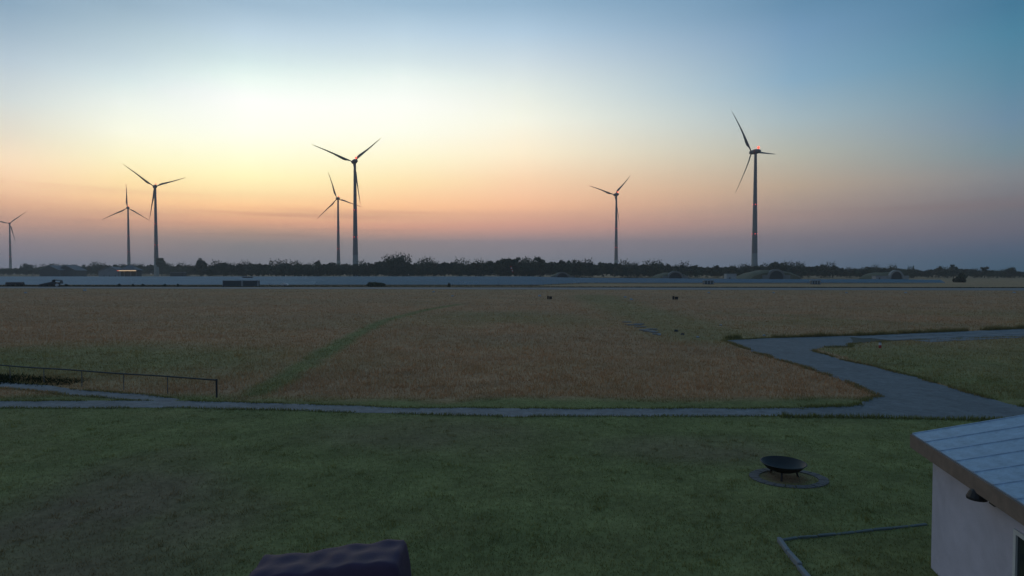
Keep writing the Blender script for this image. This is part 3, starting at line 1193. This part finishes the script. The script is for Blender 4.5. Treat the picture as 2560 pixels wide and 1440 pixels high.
tree(1436, 642, 608, 30, 'bushy', 'bushy tree between the faint mounded shelter and the lone turbine', 1200)
tree(1945, 654, 590, 56, 'round', 'broad rounded tree directly behind the wide mounded shelter', 1500)
tree(2384, 656, 600, 18, 'pine', 'thin pointed pine sticking up beyond the end of the solar park', 700)
tree(2346, 664, 606, 22, 'pine', 'flat topped pine behind the end of the solar park', 700)
tree(2462, 667, 600, 20, 'pine', 'small open pine right of the dark round bush', 600)
tree(2284, 664, 606, 12, 'cone', 'narrow conifer behind the pale arched shelter portal', 500)
tree(2527, 667, 596, 30, 'round', 'low dark round tree at the end of the wood beyond the meadow', 1000)
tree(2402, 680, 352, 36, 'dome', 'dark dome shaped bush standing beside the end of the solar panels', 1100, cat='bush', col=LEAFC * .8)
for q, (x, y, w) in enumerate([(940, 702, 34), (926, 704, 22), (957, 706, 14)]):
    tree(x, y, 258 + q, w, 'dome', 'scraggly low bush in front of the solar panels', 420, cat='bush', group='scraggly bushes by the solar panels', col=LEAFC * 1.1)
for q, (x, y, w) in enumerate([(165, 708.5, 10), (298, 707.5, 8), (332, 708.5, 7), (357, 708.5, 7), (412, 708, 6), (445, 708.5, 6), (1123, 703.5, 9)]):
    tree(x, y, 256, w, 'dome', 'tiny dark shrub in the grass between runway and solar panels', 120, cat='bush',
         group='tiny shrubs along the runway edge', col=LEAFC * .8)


# ------------------------------------------------------------------ mounded aircraft shelters
def shelter(px, ytop, wpx, Y, aw, ah, label, m, conc):
    X, top = AT(px, ytop, Y)
    hw = wpx * Y / F / 2
    root = empty('aircraft_shelter', (X, Y, 0))
    tag(root, label, 'aircraft shelter', 'mounded aircraft shelters')
    mb = MB()
    rings = []
    for j, (t, s) in enumerate(((0, .80), (.06, .97), (.3, 1.0), (.7, .98), (.93, .85), (1.0, .55))):
        ring = []
        for k in range(21):
            a = math.pi * k / 20
            cxv = math.cos(a)
            z = math.sin(a) ** 1.35 * top * s
            z *= 1 + .05 * math.sin(k * 2.1 + j)
            ring.append((cxv * hw * (1.0 if j else .96) * (.9 + .1 * s), t * 34, max(z, -.2)))
        rings.append(ring)
    mb.rings(rings)
    mb.build('earth_mound', m, root, smooth=True)

    def arc(r_w, r_h, y, n=14):
        return [(math.cos(math.pi * k / n) * r_w, y, math.sin(math.pi * k / n) ** .8 * r_h) for k in range(n + 1)]
    A, B = arc(aw, ah, -1.2), arc(aw * 1.28, ah * 1.2, -1.2)
    A2, B2 = arc(aw, ah, 1.5), arc(aw * 1.28, ah * 1.2, 1.5)
    mb = MB()
    n = len(A)
    mb.add(A + B + A2 + B2, [f for i in range(n - 1) for f in
                             ((i, i + 1, n + i + 1, n + i), (n + i, n + i + 1, 3 * n + i + 1, 3 * n + i), (i + 1, i, 2 * n + i, 2 * n + i + 1))])
    mb.build('portal_arch', conc, root)
    mb = MB()
    mb.add(arc(aw, ah, -.3), [tuple(range(n))])
    mb.build('door', M['dark'], root)
    mb = MB()
    for s in (-1, 1):
        pass
    for s in (-1, 1):
        mb = MB()
        w0, w1 = aw * 1.3, aw * 1.3 + 3.2
        mb.box(min(s * w0, s * w1), max(s * w0, s * w1), -1.0, .3, -.2, ah * .55)
        mb.build('wing_wall', conc, root)


shelter(1406, 681, 56, 470, 4.6, 5.0, 'faint small mounded shelter, overgrown, below the woods right of the windsock', M['mound'], M['concrete'])
shelter(1688, 681.5, 84, 460, 5.0, 5.6, 'grassy mounded shelter with a dark arch, right of the lone turbine', M['mound'], M['concrete'])
shelter(1940, 675, 140, 450, 5.4, 6.8, 'widest mounded shelter, pale grass sides, below the turbine with the glowing beacon', M['mound2'], M['concrete'])
shelter(2240, 681, 60, 440, 4.2, 6.2, 'shelter with a pale concrete arch and pillars, next to a pale hut', M['mound'], M['concrete2'])


# ------------------------------------------------------------------ buildings far left and right
def gable_house(px0, px1, yr, ye, Y, label, wallm, roofm, depth=10, name='house', winr=True, ridge_across=False, cat='house'):
    X0, zr = AT(px0, yr, Y)
    X1, ze = AT(px1, ye, Y)
    cxv, hw = (X0 + X1) / 2, (X1 - X0) / 2
    root = empty(name, (cxv, Y, 0))
    tag(root, label, cat)
    o = .6
    mb = MB()
    # gable end towards the airfield
    mb.rings([[(-hw, y, -.2), (hw, y, -.2), (hw, y, ze), (0, y, zr - .25), (-hw, y, ze)] for y in (0, depth)])
    mb.build('wall', wallm, root)
    sl = (zr - ze) / hw
    for s in (-1, 1):
        P = [(0, zr), (s * (hw + o), ze - sl * o), (s * (hw + o), ze - sl * o + .3), (0, zr + .3)]
        if s > 0:
            P = P[::-1]
        mb = MB()
        mb.rings([[(x, y, z) for x, z in P] for y in (-.8, depth + .5)])
        rf = mb.build('roof', roofm, root)
        mb = MB()
        P2 = [(0, zr + .02), (s * (hw + o), ze - sl * o + .02), (s * (hw + o), ze - sl * o + .42), (0, zr + .42)]
        if s > 0:
            P2 = P2[::-1]
        mb.rings([[(x, y, z) for x, z in P2] for y in (-1.0, -.81)])
        mb.build('verge_board', M['verge'], rf)
    if winr:
        for x in (-.5, 0, .5):
            mb = MB()
            mb.box(x * hw - .7, x * hw + .7, -.06, .05, 1.2, 2.6)
            w = mb.build('window', M['glass'], root)
            mb = MB()
            for a in ((-.85, -.7, 1.05, 2.75), (.7, .85, 1.05, 2.75), (-.7, .7, 2.6, 2.75), (-.7, .7, 1.05, 1.2)):
                mb.box(x * hw + a[0], x * hw + a[1], -.12, .02, a[2], a[3])
            mb.build('frame', M['white'], w)
    return root


gable_house(246, 302, 667.5, 678, 640, 'grey gabled house left of the canopy with the glowing edge', M['housewall'], M['tileroof'], 14)
gable_house(98, 148, 664, 675, 780, 'dark gabled shed at the outer end of the far buildings', M['hallwall'], M['tileroof'], 20, 'shed', False, cat='shed')
gable_house(138, 190, 663, 676, 790, 'dark shed with pale roof edges between the other shed and the house', M['hallwall'], M['tileroof'], 20, 'shed', False, cat='shed')


def canopy():
    Y = 630
    X0, zt = AT(293, 675.5, Y)
    X1, zb = AT(340, 679, Y)
    apex = AT(316, 663, Y)[1]
    hw = (X1 - X0) / 2
    root = empty('canopy_building', ((X0 + X1) / 2, Y, 0))
    tag(root, 'hipped canopy building with a glowing warm white edge under its dark roof', 'building')
    d = 12
    mb = MB()
    mb.add([(-hw - .5, -.5, zt), (hw + .5, -.5, zt), (hw + .5, d, zt), (-hw - .5, d, zt), (-2, d / 2, apex), (2, d / 2, apex)],
           [(0, 1, 5, 4), (1, 2, 5), (2, 3, 4, 5), (3, 0, 4), (3, 2, 1, 0)])
    mb.build('roof', M['tileroof'], root)
    mb = MB()
    mb.box(-hw + 1.5, hw, -.1, .25, zb + .62, zt - .08)
    mb.build('lit_fascia', M['litsign'], root)
    mb = MB()
    mb.box(-hw - .2, -hw + 1.48, -.1, .25, zb + .62, zt - .08)
    mb.build('lit_fascia_end', M['litred'], root)
    for x in (-hw + .6, -hw * .35, hw * .35, hw - .6):
        mb = MB()
        mb.box(x - .25, x + .25, 1.0, 1.5, -.2, zt)
        mb.build('pillar', M['concrete'], root)
    mb = MB()
    mb.box(-hw + 1.2, hw - 1.2, 4, d - .5, -.2, zt - .1)
    mb.build('wall', M['hallwall'], root)


canopy()


def hut(px0, px1, yt, Y, label, wallm, roofm, depth=5, yb=None):
    X0, zt = AT(px0, yt, Y)
    X1 = AT(px1, yt, Y)[0]
    root = empty('hut', ((X0 + X1) / 2, Y, 0))
    tag(root, label, 'hut')
    hw = (X1 - X0) / 2
    mb = MB()
    mb.box(-hw, hw, 0, depth, -.2, zt - .35)
    mb.build('wall', wallm, root)
    mb = MB()
    mb.bbox(-hw - .25, hw + .25, -.35, depth + .3, zt - .34, zt, .06)
    mb.build('roof', roofm, root)
    mb = MB()
    mb.box(-hw * .3 - .5, -hw * .3 + .5, -.05, .03, -.1, min(2.1, zt - .8))
    mb.build('door', M['dark'], root)


hut(1816, 1841, 684.5, 455, 'pale flat roofed hut between two mounded shelters', M['palegrey'], M['palegrey'])
hut(2190, 2216, 689, 432, 'low pale hut beside the pale arched shelter portal', M['verge'], M['tileroof'])
hut(425, 459, 680.5, 640, 'long low shed with a pale roof right of the tall turbine', M['hallwall'], M['verge'])
hut(606, 625, 691.2, 420, 'small pale roofed transformer hut inside the solar park above the dark containers', M['hallwall'], M['palegrey'])


# ------------------------------------------------------------------ things beyond the runway
def container(px0, px1, label):
    Y = 257
    X0, z0 = AT(px0, 700.8, Y)
    X1 = AT(px1, 700.8, Y)[0]
    root = empty('container', ((X0 + X1) / 2, Y, 0))
    tag(root, label, 'container')
    hw = (X1 - X0) / 2
    mb = MB()
    n = int(hw * 2 / .5)
    ring = []
    for i in range(n):      # corrugated front
        x = -hw + .25 + (2 * hw - .5) * i / n
        s = (2 * hw - .5) / n
        ring += [(x, 0), (x + s * .4, 0), (x + s * .5, .07), (x + s * .9, .07)]
    ring += [(hw - .25, 0), (hw - .25, 2.4), (-hw + .25, 2.4)]
    mb.rings([[(x, y, .1) for x, y in ring], [(x, y, z0 - .15) for x, y in ring]])
    mb.build('body', M['darkteal'], root)
    mb = MB()
    mb.bbox(-hw + .02, hw - .02, -.08, 2.46, z0 - .149, z0, .03)
    mb.build('roof', M['palegrey'], root)
    for s in (-1, 1):
        mb = MB()
        mb.box(s * hw - .23 if s > 0 else -hw, hw if s > 0 else -hw + .23, -.06, .2, -.1, z0 - .155)
        mb.build('corner_post', M['palegrey'], root)


container(556, 604.5, 'longer dark container on the grass in front of the solar panels')
container(606, 645, 'shorter dark container beside the longer one in front of the solar panels')


def wheel(mb, x, y, z, r, w):
    mb.lathe([(r * .5, -w / 2), (r * .95, -w / 2), (r, -w * .3), (r, w * .3), (r * .95, w / 2), (r * .5, w / 2)], 16, 'y', (x, y, z))


def trailer():
    Y = 254
    X0 = AT(12, 706, Y)[0]
    X1, zt = AT(52, 705.5, Y)
    root = empty('flatbed_trailer', ((X0 + X1) / 2, Y, 0))
    tag(root, 'long dark loaded flatbed trailer standing on grass beside the runway', 'trailer')
    hw = (X1 - X0) / 2
    mb = MB()
    mb.box(-hw, hw, 0, 2.3, .75, .95)
    mb.build('bed', M['dark'], root)
    mb = MB()
    mb.bbox(-hw + .1, hw - .15, .1, 2.2, .96, zt, .08)
    mb.build('load', M['dark'], root)
    for i, x in enumerate((-hw * .62, -hw * .42, hw * .5, hw * .7)):
        mb = MB()
        wheel(mb, x, .1, .42, .42, .3)
        wheel(mb, x, 2.2, .42, .42, .3)
        mb.build('wheel', M['rubber'], root, smooth=True)
    mb = MB()
    mb.tube([(hw, 1.1, .8), (hw + 1.8, 1.1, .55), (hw + 1.9, 1.1, 0)], .07, 6)
    mb.build('drawbar', M['dark'], root)


trailer()


def loader():
    Y = 250
    X0 = AT(97, 700, Y)[0]
    X1 = AT(152, 700, Y)[0]
    k = lambda x: AT(x, 700, Y)[0] - X0
    root = empty('loader', (X0, Y, 0))
    tag(root, 'dark loader machine with raised boom and one pale wheel beside the runway', 'loader')
    mb = MB()
    P = [(k(97), .5), (k(141), .5), (k(141), 1.75), (k(128), 2.0), (k(112), 1.45), (k(97), .9)]
    mb.rings([[(x, y, z) for x, z in P] for y in (.1, 2.2)])
    mb.build('chassis', M['dark'], root)
    mb = MB()
    P = [(k(128), 2.55), (k(133), 2.95), (k(150), 2.65), (k(152), 1.2), (k(150), 1.2), (k(148), 2.4), (k(133), 2.55), (k(131), 1.9), (k(128), 1.9)]
    mb.rings([[(x, y, z) for x, z in P] for y in (.3, 1.4)])
    mb.build('boom', M['dark'], root)
    for i, (x, m) in enumerate(((k(104), 'rubber'), (k(118), 'rubber'), (k(132), 'rubber'))):
        mb = MB()
        wheel(mb, x, .05, .5, .5, .35)
        wheel(mb, x, 2.2, .5, .5, .35)
        mb.build('wheel', M['rubber'], root, smooth=True)
    mb = MB()
    wheel(mb, k(142.5), -.1, .62, .62, .4)
    mb.lathe([(.02, -.16), (.45, -.14), (.5, -.1), (.5, .1), (.02, .12)], 16, 'y', (k(142.5), -.12, .62))
    mb.build('pale_wheel', M['white'], root, smooth=True)


loader()


def white_trailer():
    Y = 255
    X0 = AT(702, 708, Y)[0]
    X1 = AT(719, 708, Y)[0]
    root = empty('covered_trailer', ((X0 + X1) / 2, Y, 0))
    tag(root, 'small white covered trailer right of the dark containers', 'trailer')
    hw = (X1 - X0) / 2
    mb = MB()
    P = [(-hw, .45), (hw, .45), (hw, .8), (hw * .5, 1.2), (-hw * .4, 1.35), (-hw, 1.1)]
    mb.rings([[(x, y, z) for x, z in P] for y in (0, 1.5)])
    mb.build('cover', M['white'], root)
    for y in (-.05, 1.55):
        mb = MB()
        wheel(mb, .1, y, .32, .32, .18)
        mb.build('wheel', M['rubber'], root, smooth=True)
    mb = MB()
    mb.tube([(hw, .75, .5), (hw + 1, .75, .4), (hw + 1.05, .75, 0)], .05, 6)
    mb.build('drawbar', M['dark'], root)


white_trailer()


def cabinet(px0, px1, label):
    Y = 296
    X0, zt = AT(px0, 700.5, Y)
    X1 = AT(px1, 700.5, Y)[0]
    root = empty('transformer_cabinet', ((X0 + X1) / 2, Y, 0))
    tag(root, label, 'cabinet')
    hw = (X1 - X0) / 2
    mb = MB()
    mb.bbox(-hw, hw, 0, 2, -.1, zt - .2, .04)
    mb.build('body', M['darkteal'], root)
    mb = MB()
    mb.bbox(-hw - .1, hw + .1, -.12, 2.1, zt - .199, zt, .04)
    mb.build('roof', M['palegrey'], root)
    for x in np.linspace(-hw + .3, hw - .3, 4):
        mb = MB()
        mb.box(x - .16, x + .16, -.05, .02, .2, zt - .4)
        mb.build('louvre', M['palegrey'], root)


cabinet(1760, 1785, 'pale louvred transformer cabinet in front of the narrow end of the solar park')
cabinet(2029, 2052, 'pale louvred transformer cabinet below the mounded shelter with pale grass')


def windsock():
    Y = 330
    X, zt = AT(1276, 664.5, Y)
    root = empty('windsock', (X, Y, 0))
    tag(root, 'red and white windsock hanging from a thin mast above the solar panels', 'windsock')
    mb = MB()
    mb.tube([(0, 0, -.2), (0, 0, zt)], [.07, .05], 8)
    mb.build('mast', M['post'], root)
    # limp sock hanging down and to the right, in five bands
    pts = [Vector((.15, 0, zt - .2)), Vector((.4, 0, zt - .9)), Vector((.65, 0, zt - 1.6)), Vector((.9, 0, zt - 2.3)),
           Vector((1.15, 0, zt - 3.0)), Vector((1.45, 0, zt - 3.6))]
    rad = [.42, .40, .36, .32, .27, .22]
    for i in range(5):
        mb = MB()
        mb.tube([pts[i], pts[i + 1] - (pts[i + 1] - pts[i]) * .01], [rad[i], rad[i + 1]], 10)
        mb.build('sock_band', M['wind_red'] if i % 2 == 0 else M['wind_white'], root, smooth=True)


windsock()


# ------------------------------------------------------------------ small markers in the field
def marker(px, py, label, group, s=1.0, m='white'):
    gx, gy = G(px, py)
    root = empty('edge_marker', (gx, gy, 0), rng.uniform(-.4, .4))
    tag(root, label, 'marker', group)
    mb = MB()
    mb.rings([[(-.32 * s, -.2 * s, -.02), (.32 * s, -.2 * s, -.02), (.32 * s, .2 * s, -.02), (-.32 * s, .2 * s, -.02)],
              [(-.25 * s, -.05 * s, .34 * s), (.25 * s, -.05 * s, .34 * s), (.25 * s, .05 * s, .34 * s), (-.25 * s, .05 * s, .34 * s)]])
    mb.build('body', M[m], root)
    mb = MB()
    mb.box(-.4 * s, .4 * s, -.28 * s, .28 * s, -.05, .03)
    mb.build('base', M['dark'], root)


for x, y, s in [(1648, 838, .75), (1744, 844, .6), (1802, 814, .6), (1910, 840, .6), (1563, 744, 1.4), (1578, 750, 1.4), (1772, 733, 1.6), (1934, 733, 1.4),
                (64, 733, 1.6), (212, 727, 2.0), (1084, 731, 1.6), (1131, 741, 1.3), (1349, 741, 1.6), (2264, 733, 1.6), (2535, 733, 1.8), (2116, 733, 1.4)]:
    marker(x, y, 'small pale wedge shaped edge marker standing in the dry airfield grass', 'pale edge markers in the grass', s * .7, 'palegrey')
for x, y, s in [(1690, 829, .6), (1706, 837, .5)]:
    marker(x, y, 'small dark marker box in the grass near the broken concrete', 'dark marker boxes near the broken concrete', s, 'dark')


def sign(px, py, label, wpx):
    gx, gy = G(px, py)
    w = wpx * gy / F / 2
    root = empty('taxi_sign', (gx, gy, 0))
    tag(root, label, 'sign')
    mb = MB()
    mb.bbox(-w, -w * .35, -.06, .06, .12, .85, .02)
    mb.build('board', M['black'], root)
    mb = MB()
    mb.bbox(-w * .2, w, -.06, .06, .12, .72, .02)
    mb.build('board', M['black'], root)
    for x in (-w * .85, -w * .5, w * .0, w * .8):
        mb = MB()
        mb.box(x - .04, x + .04, -.03, .03, -.1, .13)
        mb.build('leg', M['post'], root)


sign(1688, 750, 'low black two part taxiway sign in the grass right of the green track', 14)
sign(1374, 749, 'low black taxiway sign in the grass between two green tracks', 12)


def taxi_post():
    gx, gy = G(2200, 870)
    root = empty('taxiway_post', (gx, gy, 0))
    tag(root, 'short red and white marker post on the green wedge beside the slab road', 'marker post')
    mb = MB()
    mb.lathe([(.10, -.05), (.10, .22), (.095, .23)], 12)
    mb.build('red_lower', M['redpaint'], root)
    mb = MB()
    mb.lathe([(.10, .232), (.10, .40), (.06, .43)], 12)
    mb.build('white_upper', M['white'], root)
    mb = MB()
    mb.lathe([(.08, .432), (.11, .46), (.05, .5), (.01, .51)], 12)
    mb.build('cap', M['dark'], root)


taxi_post()


# ------------------------------------------------------------------ pipe barrier
def barrier():
    Z = .85
    a, b = np.array(G(0, 912, Z)), np.array(G(540, 949.5, Z))
    d = (b - a) / np.linalg.norm(b - a)
    root = empty('pipe_barrier', (b[0], b[1], 0), math.atan2(d[1], d[0]))
    tag(root, 'low dark pipe barrier on thin posts at the edge of the meadow', 'barrier')
    L = float(np.linalg.norm(b - a))
    tot = L + 9
    mb = MB()
    pts = [(-tot + tot * i / 14, 0, Z + .012 * math.sin(i * 1.7) - .02 * math.sin(math.pi * i / 14)) for i in range(15)]
    mb.tube(pts, .036, 10)
    mb.build('rail', M['pipe'], root, smooth=True)
    # posts where the rail crosses these picture columns
    for px in (20, 105, 200, 305, 415):
        lo, hi = 0.0, L
        for _ in range(40):
            m_ = (lo + hi) / 2
            p = a + d * m_
            x_ = 1280 + F * p[0] / p[1]
            if x_ < px:
                lo = m_
            else:
                hi = m_
        x = lo - L
        mb = MB()
        mb.tube([(x, 0, -.1), (x, 0, Z - .04)], .02, 8)
        mb.build('post', M['post'], root)
    for x in (-L - 3, -L - 6, -L - 8.9):
        mb = MB()
        mb.tube([(x, 0, -.1), (x, 0, Z - .04)], .02, 8)
        mb.build('post', M['post'], root)
    mb = MB()
    mb.tube([(0.03, 0, -.1), (0.03, 0, Z + .04)], .045, 10)
    mb.build('end_post', M['pipe'], root)


barrier()


# ------------------------------------------------------------------ clubhouse outbuilding at the right
def outbuilding():
    c0 = Vector((8.33, 12.62, 0))          # far eave corner
    c1 = Vector((7.44, 8.86, 0))
    d = (c0 - c1).normalized()             # along the eave, away from the camera
    ang = math.atan2(d.y, d.x) - math.pi / 2
    root = empty('outbuilding', (c0.x, c0.y, 0), ang)
    tag(root, 'pale rendered outbuilding with blue grey metal roof and brown eaves board', 'building')
    # local: +y away from camera (0 at the far verge), +x towards the ridge
    Ln, Wd, ze, sl = 10.0, 7.0, 2.62, math.tan(math.radians(14))
    mb = MB()
    x0, x1, y0, y1 = .26, Wd - .26, -Ln + .3, -.34
    zi = lambda x: ze - .06 + sl * (x if x < Wd / 2 else Wd - x)
    mb.rings([[(x0, y, -.2), (x1, y, -.2), (x1, y, zi(x1) - .02), (Wd / 2, y, zi(Wd / 2) - .02), (x0, y, zi(x0) - .02)] for y in (y1, y0)])
    mb.build('wall', M['wall'], root)
    # roof sheets, each its own piece with a raised seam
    pw = .62
    n = int(Ln / pw)
    pw = Ln / n
    for side in (0, 1):
        mb = MB()
        hx = Wd / 2

        def pt(u, v, w):
            x = u if side == 0 else Wd - u
            return (x, v, ze + sl * u + w)
        vs = []
        prof = [(0, .0), (pw - .05, .0), (pw - .04, .014), (pw - .015, .014), (pw - .004, .0)]
        R = []
        for u in (0, hx - .004):
            R.append([pt(u, v, .02 + w) for v, w in prof] + [pt(u, pw - .004, -.0), pt(u, 0, -.0)])
        if side:
            R = R[::-1]
        mb.rings(R)
        me = mb.build('roof_sheet', M['roofmetal'], me_only=True)
        for i in range(n):
            o = bpy.data.objects.new('roof_sheet', me)
            COL.objects.link(o)
            o.parent = root
            o.location = (0, -Ln + i * pw, 0)
    mb = MB()
    mb.box(-.035, -.004, -Ln, 0, ze - .27, ze + .0)
    mb.build('eaves_board', M['brownwood'], root)
    mb = MB()
    mb.box(0, .255, -Ln + .02, -.02, ze - .13, ze - .10)
    mb.build('soffit', M['brownwood'], root)
    for q in range(12):
        mb = MB()
        y = -.5 - q * .8
        mb.box(.0, .255, y - .04, y + .04, ze - .098, ze - .005)
        mb.build('rafter', M['brownwood'], root)
    mb = MB()
    P = [(0.0, ze - .27), (Wd / 2, ze - .27 + sl * Wd / 2), (Wd / 2, ze - .0 + sl * Wd / 2), (0.0, ze - .0)]
    mb.rings([[(x, y, z) for x, z in P] for y in (.03, .004)])
    mb.build('verge_board', M['brownwood'], root)
    # black wall lamp below the eaves
    lamp = (0.26, -2.62, 2.26)
    mb = MB()
    mb.bbox(lamp[0] - .03, lamp[0] - .002, lamp[1] - .09, lamp[1] + .09, lamp[2] - .12, lamp[2] + .12, .01)
    mb.build('lamp_plate', M['black'], root)
    mb = MB()
    mb.tube([(lamp[0] - .02, lamp[1], lamp[2] + .05), (lamp[0] - .2, lamp[1], lamp[2] + .10)], .025, 8)
    mb.lathe([(.03, .12), (.10, .08), (.15, -.02), (.15, -.06), (.02, -.08)], 14, 'z', (lamp[0] - .24, lamp[1], lamp[2] + .02))
    mb.build('lamp_head', M['black'], root)
    # window near the camera end
    wy0, wy1, wz0, wz1 = -4.6, -3.35, 1.05, 1.95
    mb = MB()
    mb.box(.25, .262, wy0, wy1, wz0, wz1)
    w = mb.build('window', M['glass'], root)
    for a in ((wy0 - .07, wy0, wz0 - .07, wz1 + .07), (wy1, wy1 + .07, wz0 - .07, wz1 + .07),
              (wy0, wy1, wz1, wz1 + .07), (wy0, wy1, wz0 - .07, wz0), ((wy0 + wy1) / 2 - .025, (wy0 + wy1) / 2 + .025, wz0, wz1)):
        mb = MB()
        mb.box(.22, .255, a[0], a[1], a[2], a[3])
        mb.build('frame', M['white'], w)
    mb = MB()
    mb.box(.15, .27, wy0 - .12, wy1 + .12, wz0 - .11, wz0 - .072)
    mb.build('sill', M['kerb'], w)


outbuilding()


# ------------------------------------------------------------------ edged bed beside the outbuilding
def bed():
    a, b = np.array(G(1946, 1352)), np.array(G(2030, 1462))
    c = np.array(G(2318, 1312))
    root = empty('bed_edging', (a[0], a[1], 0))
    tag(root, 'line of pale concrete edging stones turning a corner on the lawn by the outbuilding', 'edging')
    for p, q in ((a, b), (a, c)):
        L = np.linalg.norm(q - p)
        d = (q - p) / L
        n = max(1, int(L / .5))
        for i in range(n):
            m_ = p + d * (i + .5) * L / n - a
            mb = MB()
            h = .10 + rng.uniform(-.012, .012) if q is b else .035 + rng.uniform(-.01, .01)
            w = .05 if q is b else .04
            mb.bbox(-L / n / 2 + .016, L / n / 2 - .016, -w, w, -.1, h, .014)
            o = mb.build('edging_stone', M['kerb'] if q is b else M['kerb2'], root)
            o.location = (m_[0], m_[1], 0)
            o.rotation_euler = (rng.normal(0, .05), rng.normal(0, .02), math.atan2(d[1], d[0]) + rng.normal(0, .035))


bed()


# ------------------------------------------------------------------ fire bowl
def firebowl():
    gx, gy = G(1958, 1192)
    root = empty('fire_bowl', (gx, gy, 0))
    tag(root, 'black steel fire bowl on short legs standing on a ring of grey pavers', 'fire bowl')
    mb = MB()
    mb.lathe([(.06, .17), (.3, .19), (.48, .27), (.60, .40), (.64, .43), (.61, .44), (.46, .31), (.28, .23), (.03, .21)], 28)
    mb.build('bowl', M['black'], root, smooth=True)
    for q in range(3):
        a = math.radians(90 + 30 + 120 * q)
        mb = MB()
        mb.tube([(math.cos(a) * .36, math.sin(a) * .36, .24), (math.cos(a) * .44, math.sin(a) * .44, -.02)], .03, 8)
        mb.build('leg', M['black'], root)
    ring = empty('paver_ring', (gx + .1, gy - .12, 0))
    tag(ring, 'flat ring of worn grey pavers on the lawn under the fire bowl', 'pavers')
    n = 22
    for q in range(n):
        a0, a1 = 2 * math.pi * q / n + .015, 2 * math.pi * (q + 1) / n - .015
        mb = MB()
        z = .018 + rng.uniform(0, .012)
        P = [(math.cos(t) * r * 1.15, math.sin(t) * r * .9) for r, t in ((.72, a0), (.96, a0), (.96, a1), (.72, a1))]
        mb.rings([[(x, y, -.05) for x, y in P], [(x, y, z) for x, y in P]])
        mb.build('paver', M['ash'], ring)


firebowl()


# ------------------------------------------------------------------ tarpaulin over garden furniture
def tarp():
    xr, yr_ = -1.95, 11.1
    root = empty('tarpaulin_cover', (-3.3, 10.8, 0))
    tag(root, 'dark plum tarpaulin draped over garden furniture, one end higher', 'tarpaulin')
    nu, nv = 46, 30
    V = []
    for j in range(nv + 1):
        for i in range(nu + 1):
            u, v = i / nu * 2 - 1, j / nv * 2 - 1
            x, y = u * 1.75, v * .95
            ax, ay = max(0, abs(x) - 1.30) / .45, max(0, abs(y) - .42) / .53
            e = min(1, math.hypot(ax, ay))
            top = .72 + .30 * max(0, min(1, (x + 1.35) / 2.3)) ** 1.2
            if x > 1.0:
                top -= .05 * (x - 1.0)
            z = top * (1 - e ** 1.35)
            fold = math.sin(x * 9 + y * 3) * .035 + math.sin(x * 4 - y * 8 + 1) * .03
            px = x * (1 - .16 * e * (1 if abs(x) > 1.2 else 0))
            py = y * (1 - .22 * e) + fold * e * (1 if y > 0 else -1)
            z += math.sin(x * 5.1 + y * 2.3) * .022 * (1 - e) + .014 * math.sin(x * 11 - y * 6) + .012 * math.sin(x * 2.7 + y * 13 + 1.3 * math.sin(x * 4))
            V.append((px, py, max(z, .004)))
    Fc = [(j * (nu + 1) + i, j * (nu + 1) + i + 1, (j + 1) * (nu + 1) + i + 1, (j + 1) * (nu + 1) + i) for j in range(nv) for i in range(nu)]
    np_mesh('fabric', V, Fc, M['tarp'], root, smooth=True)
    mb = MB()
    mb.bbox(-1.1, 1.05, -.32, .32, -.02, .62, .05)
    mb.build('furniture_block', M['brownwood'], root)


tarp()


# ------------------------------------------------------------------ evening haze over the airfield
mb = MB()
mb.box(-2600, 2600, -120, 1900, -1.2, 193.0)
hz = bpy.data.materials.new('haze')
hz.use_nodes = True
ht = hz.node_tree
ht.nodes.clear()
ho = ht.nodes.new('ShaderNodeOutputMaterial')
hv = ht.nodes.new('ShaderNodeVolumePrincipled')
hv.inputs['Color'].default_value = (1.0, 0.93, 0.82, 1)
hv.inputs['Density'].default_value = HAZE_D
ht.links.new(hv.outputs[0], ho.inputs['Volume'])
o = mb.build('haze', hz)
tag(o, 'thin evening haze hanging over the whole airfield', 'haze', kind='stuff')
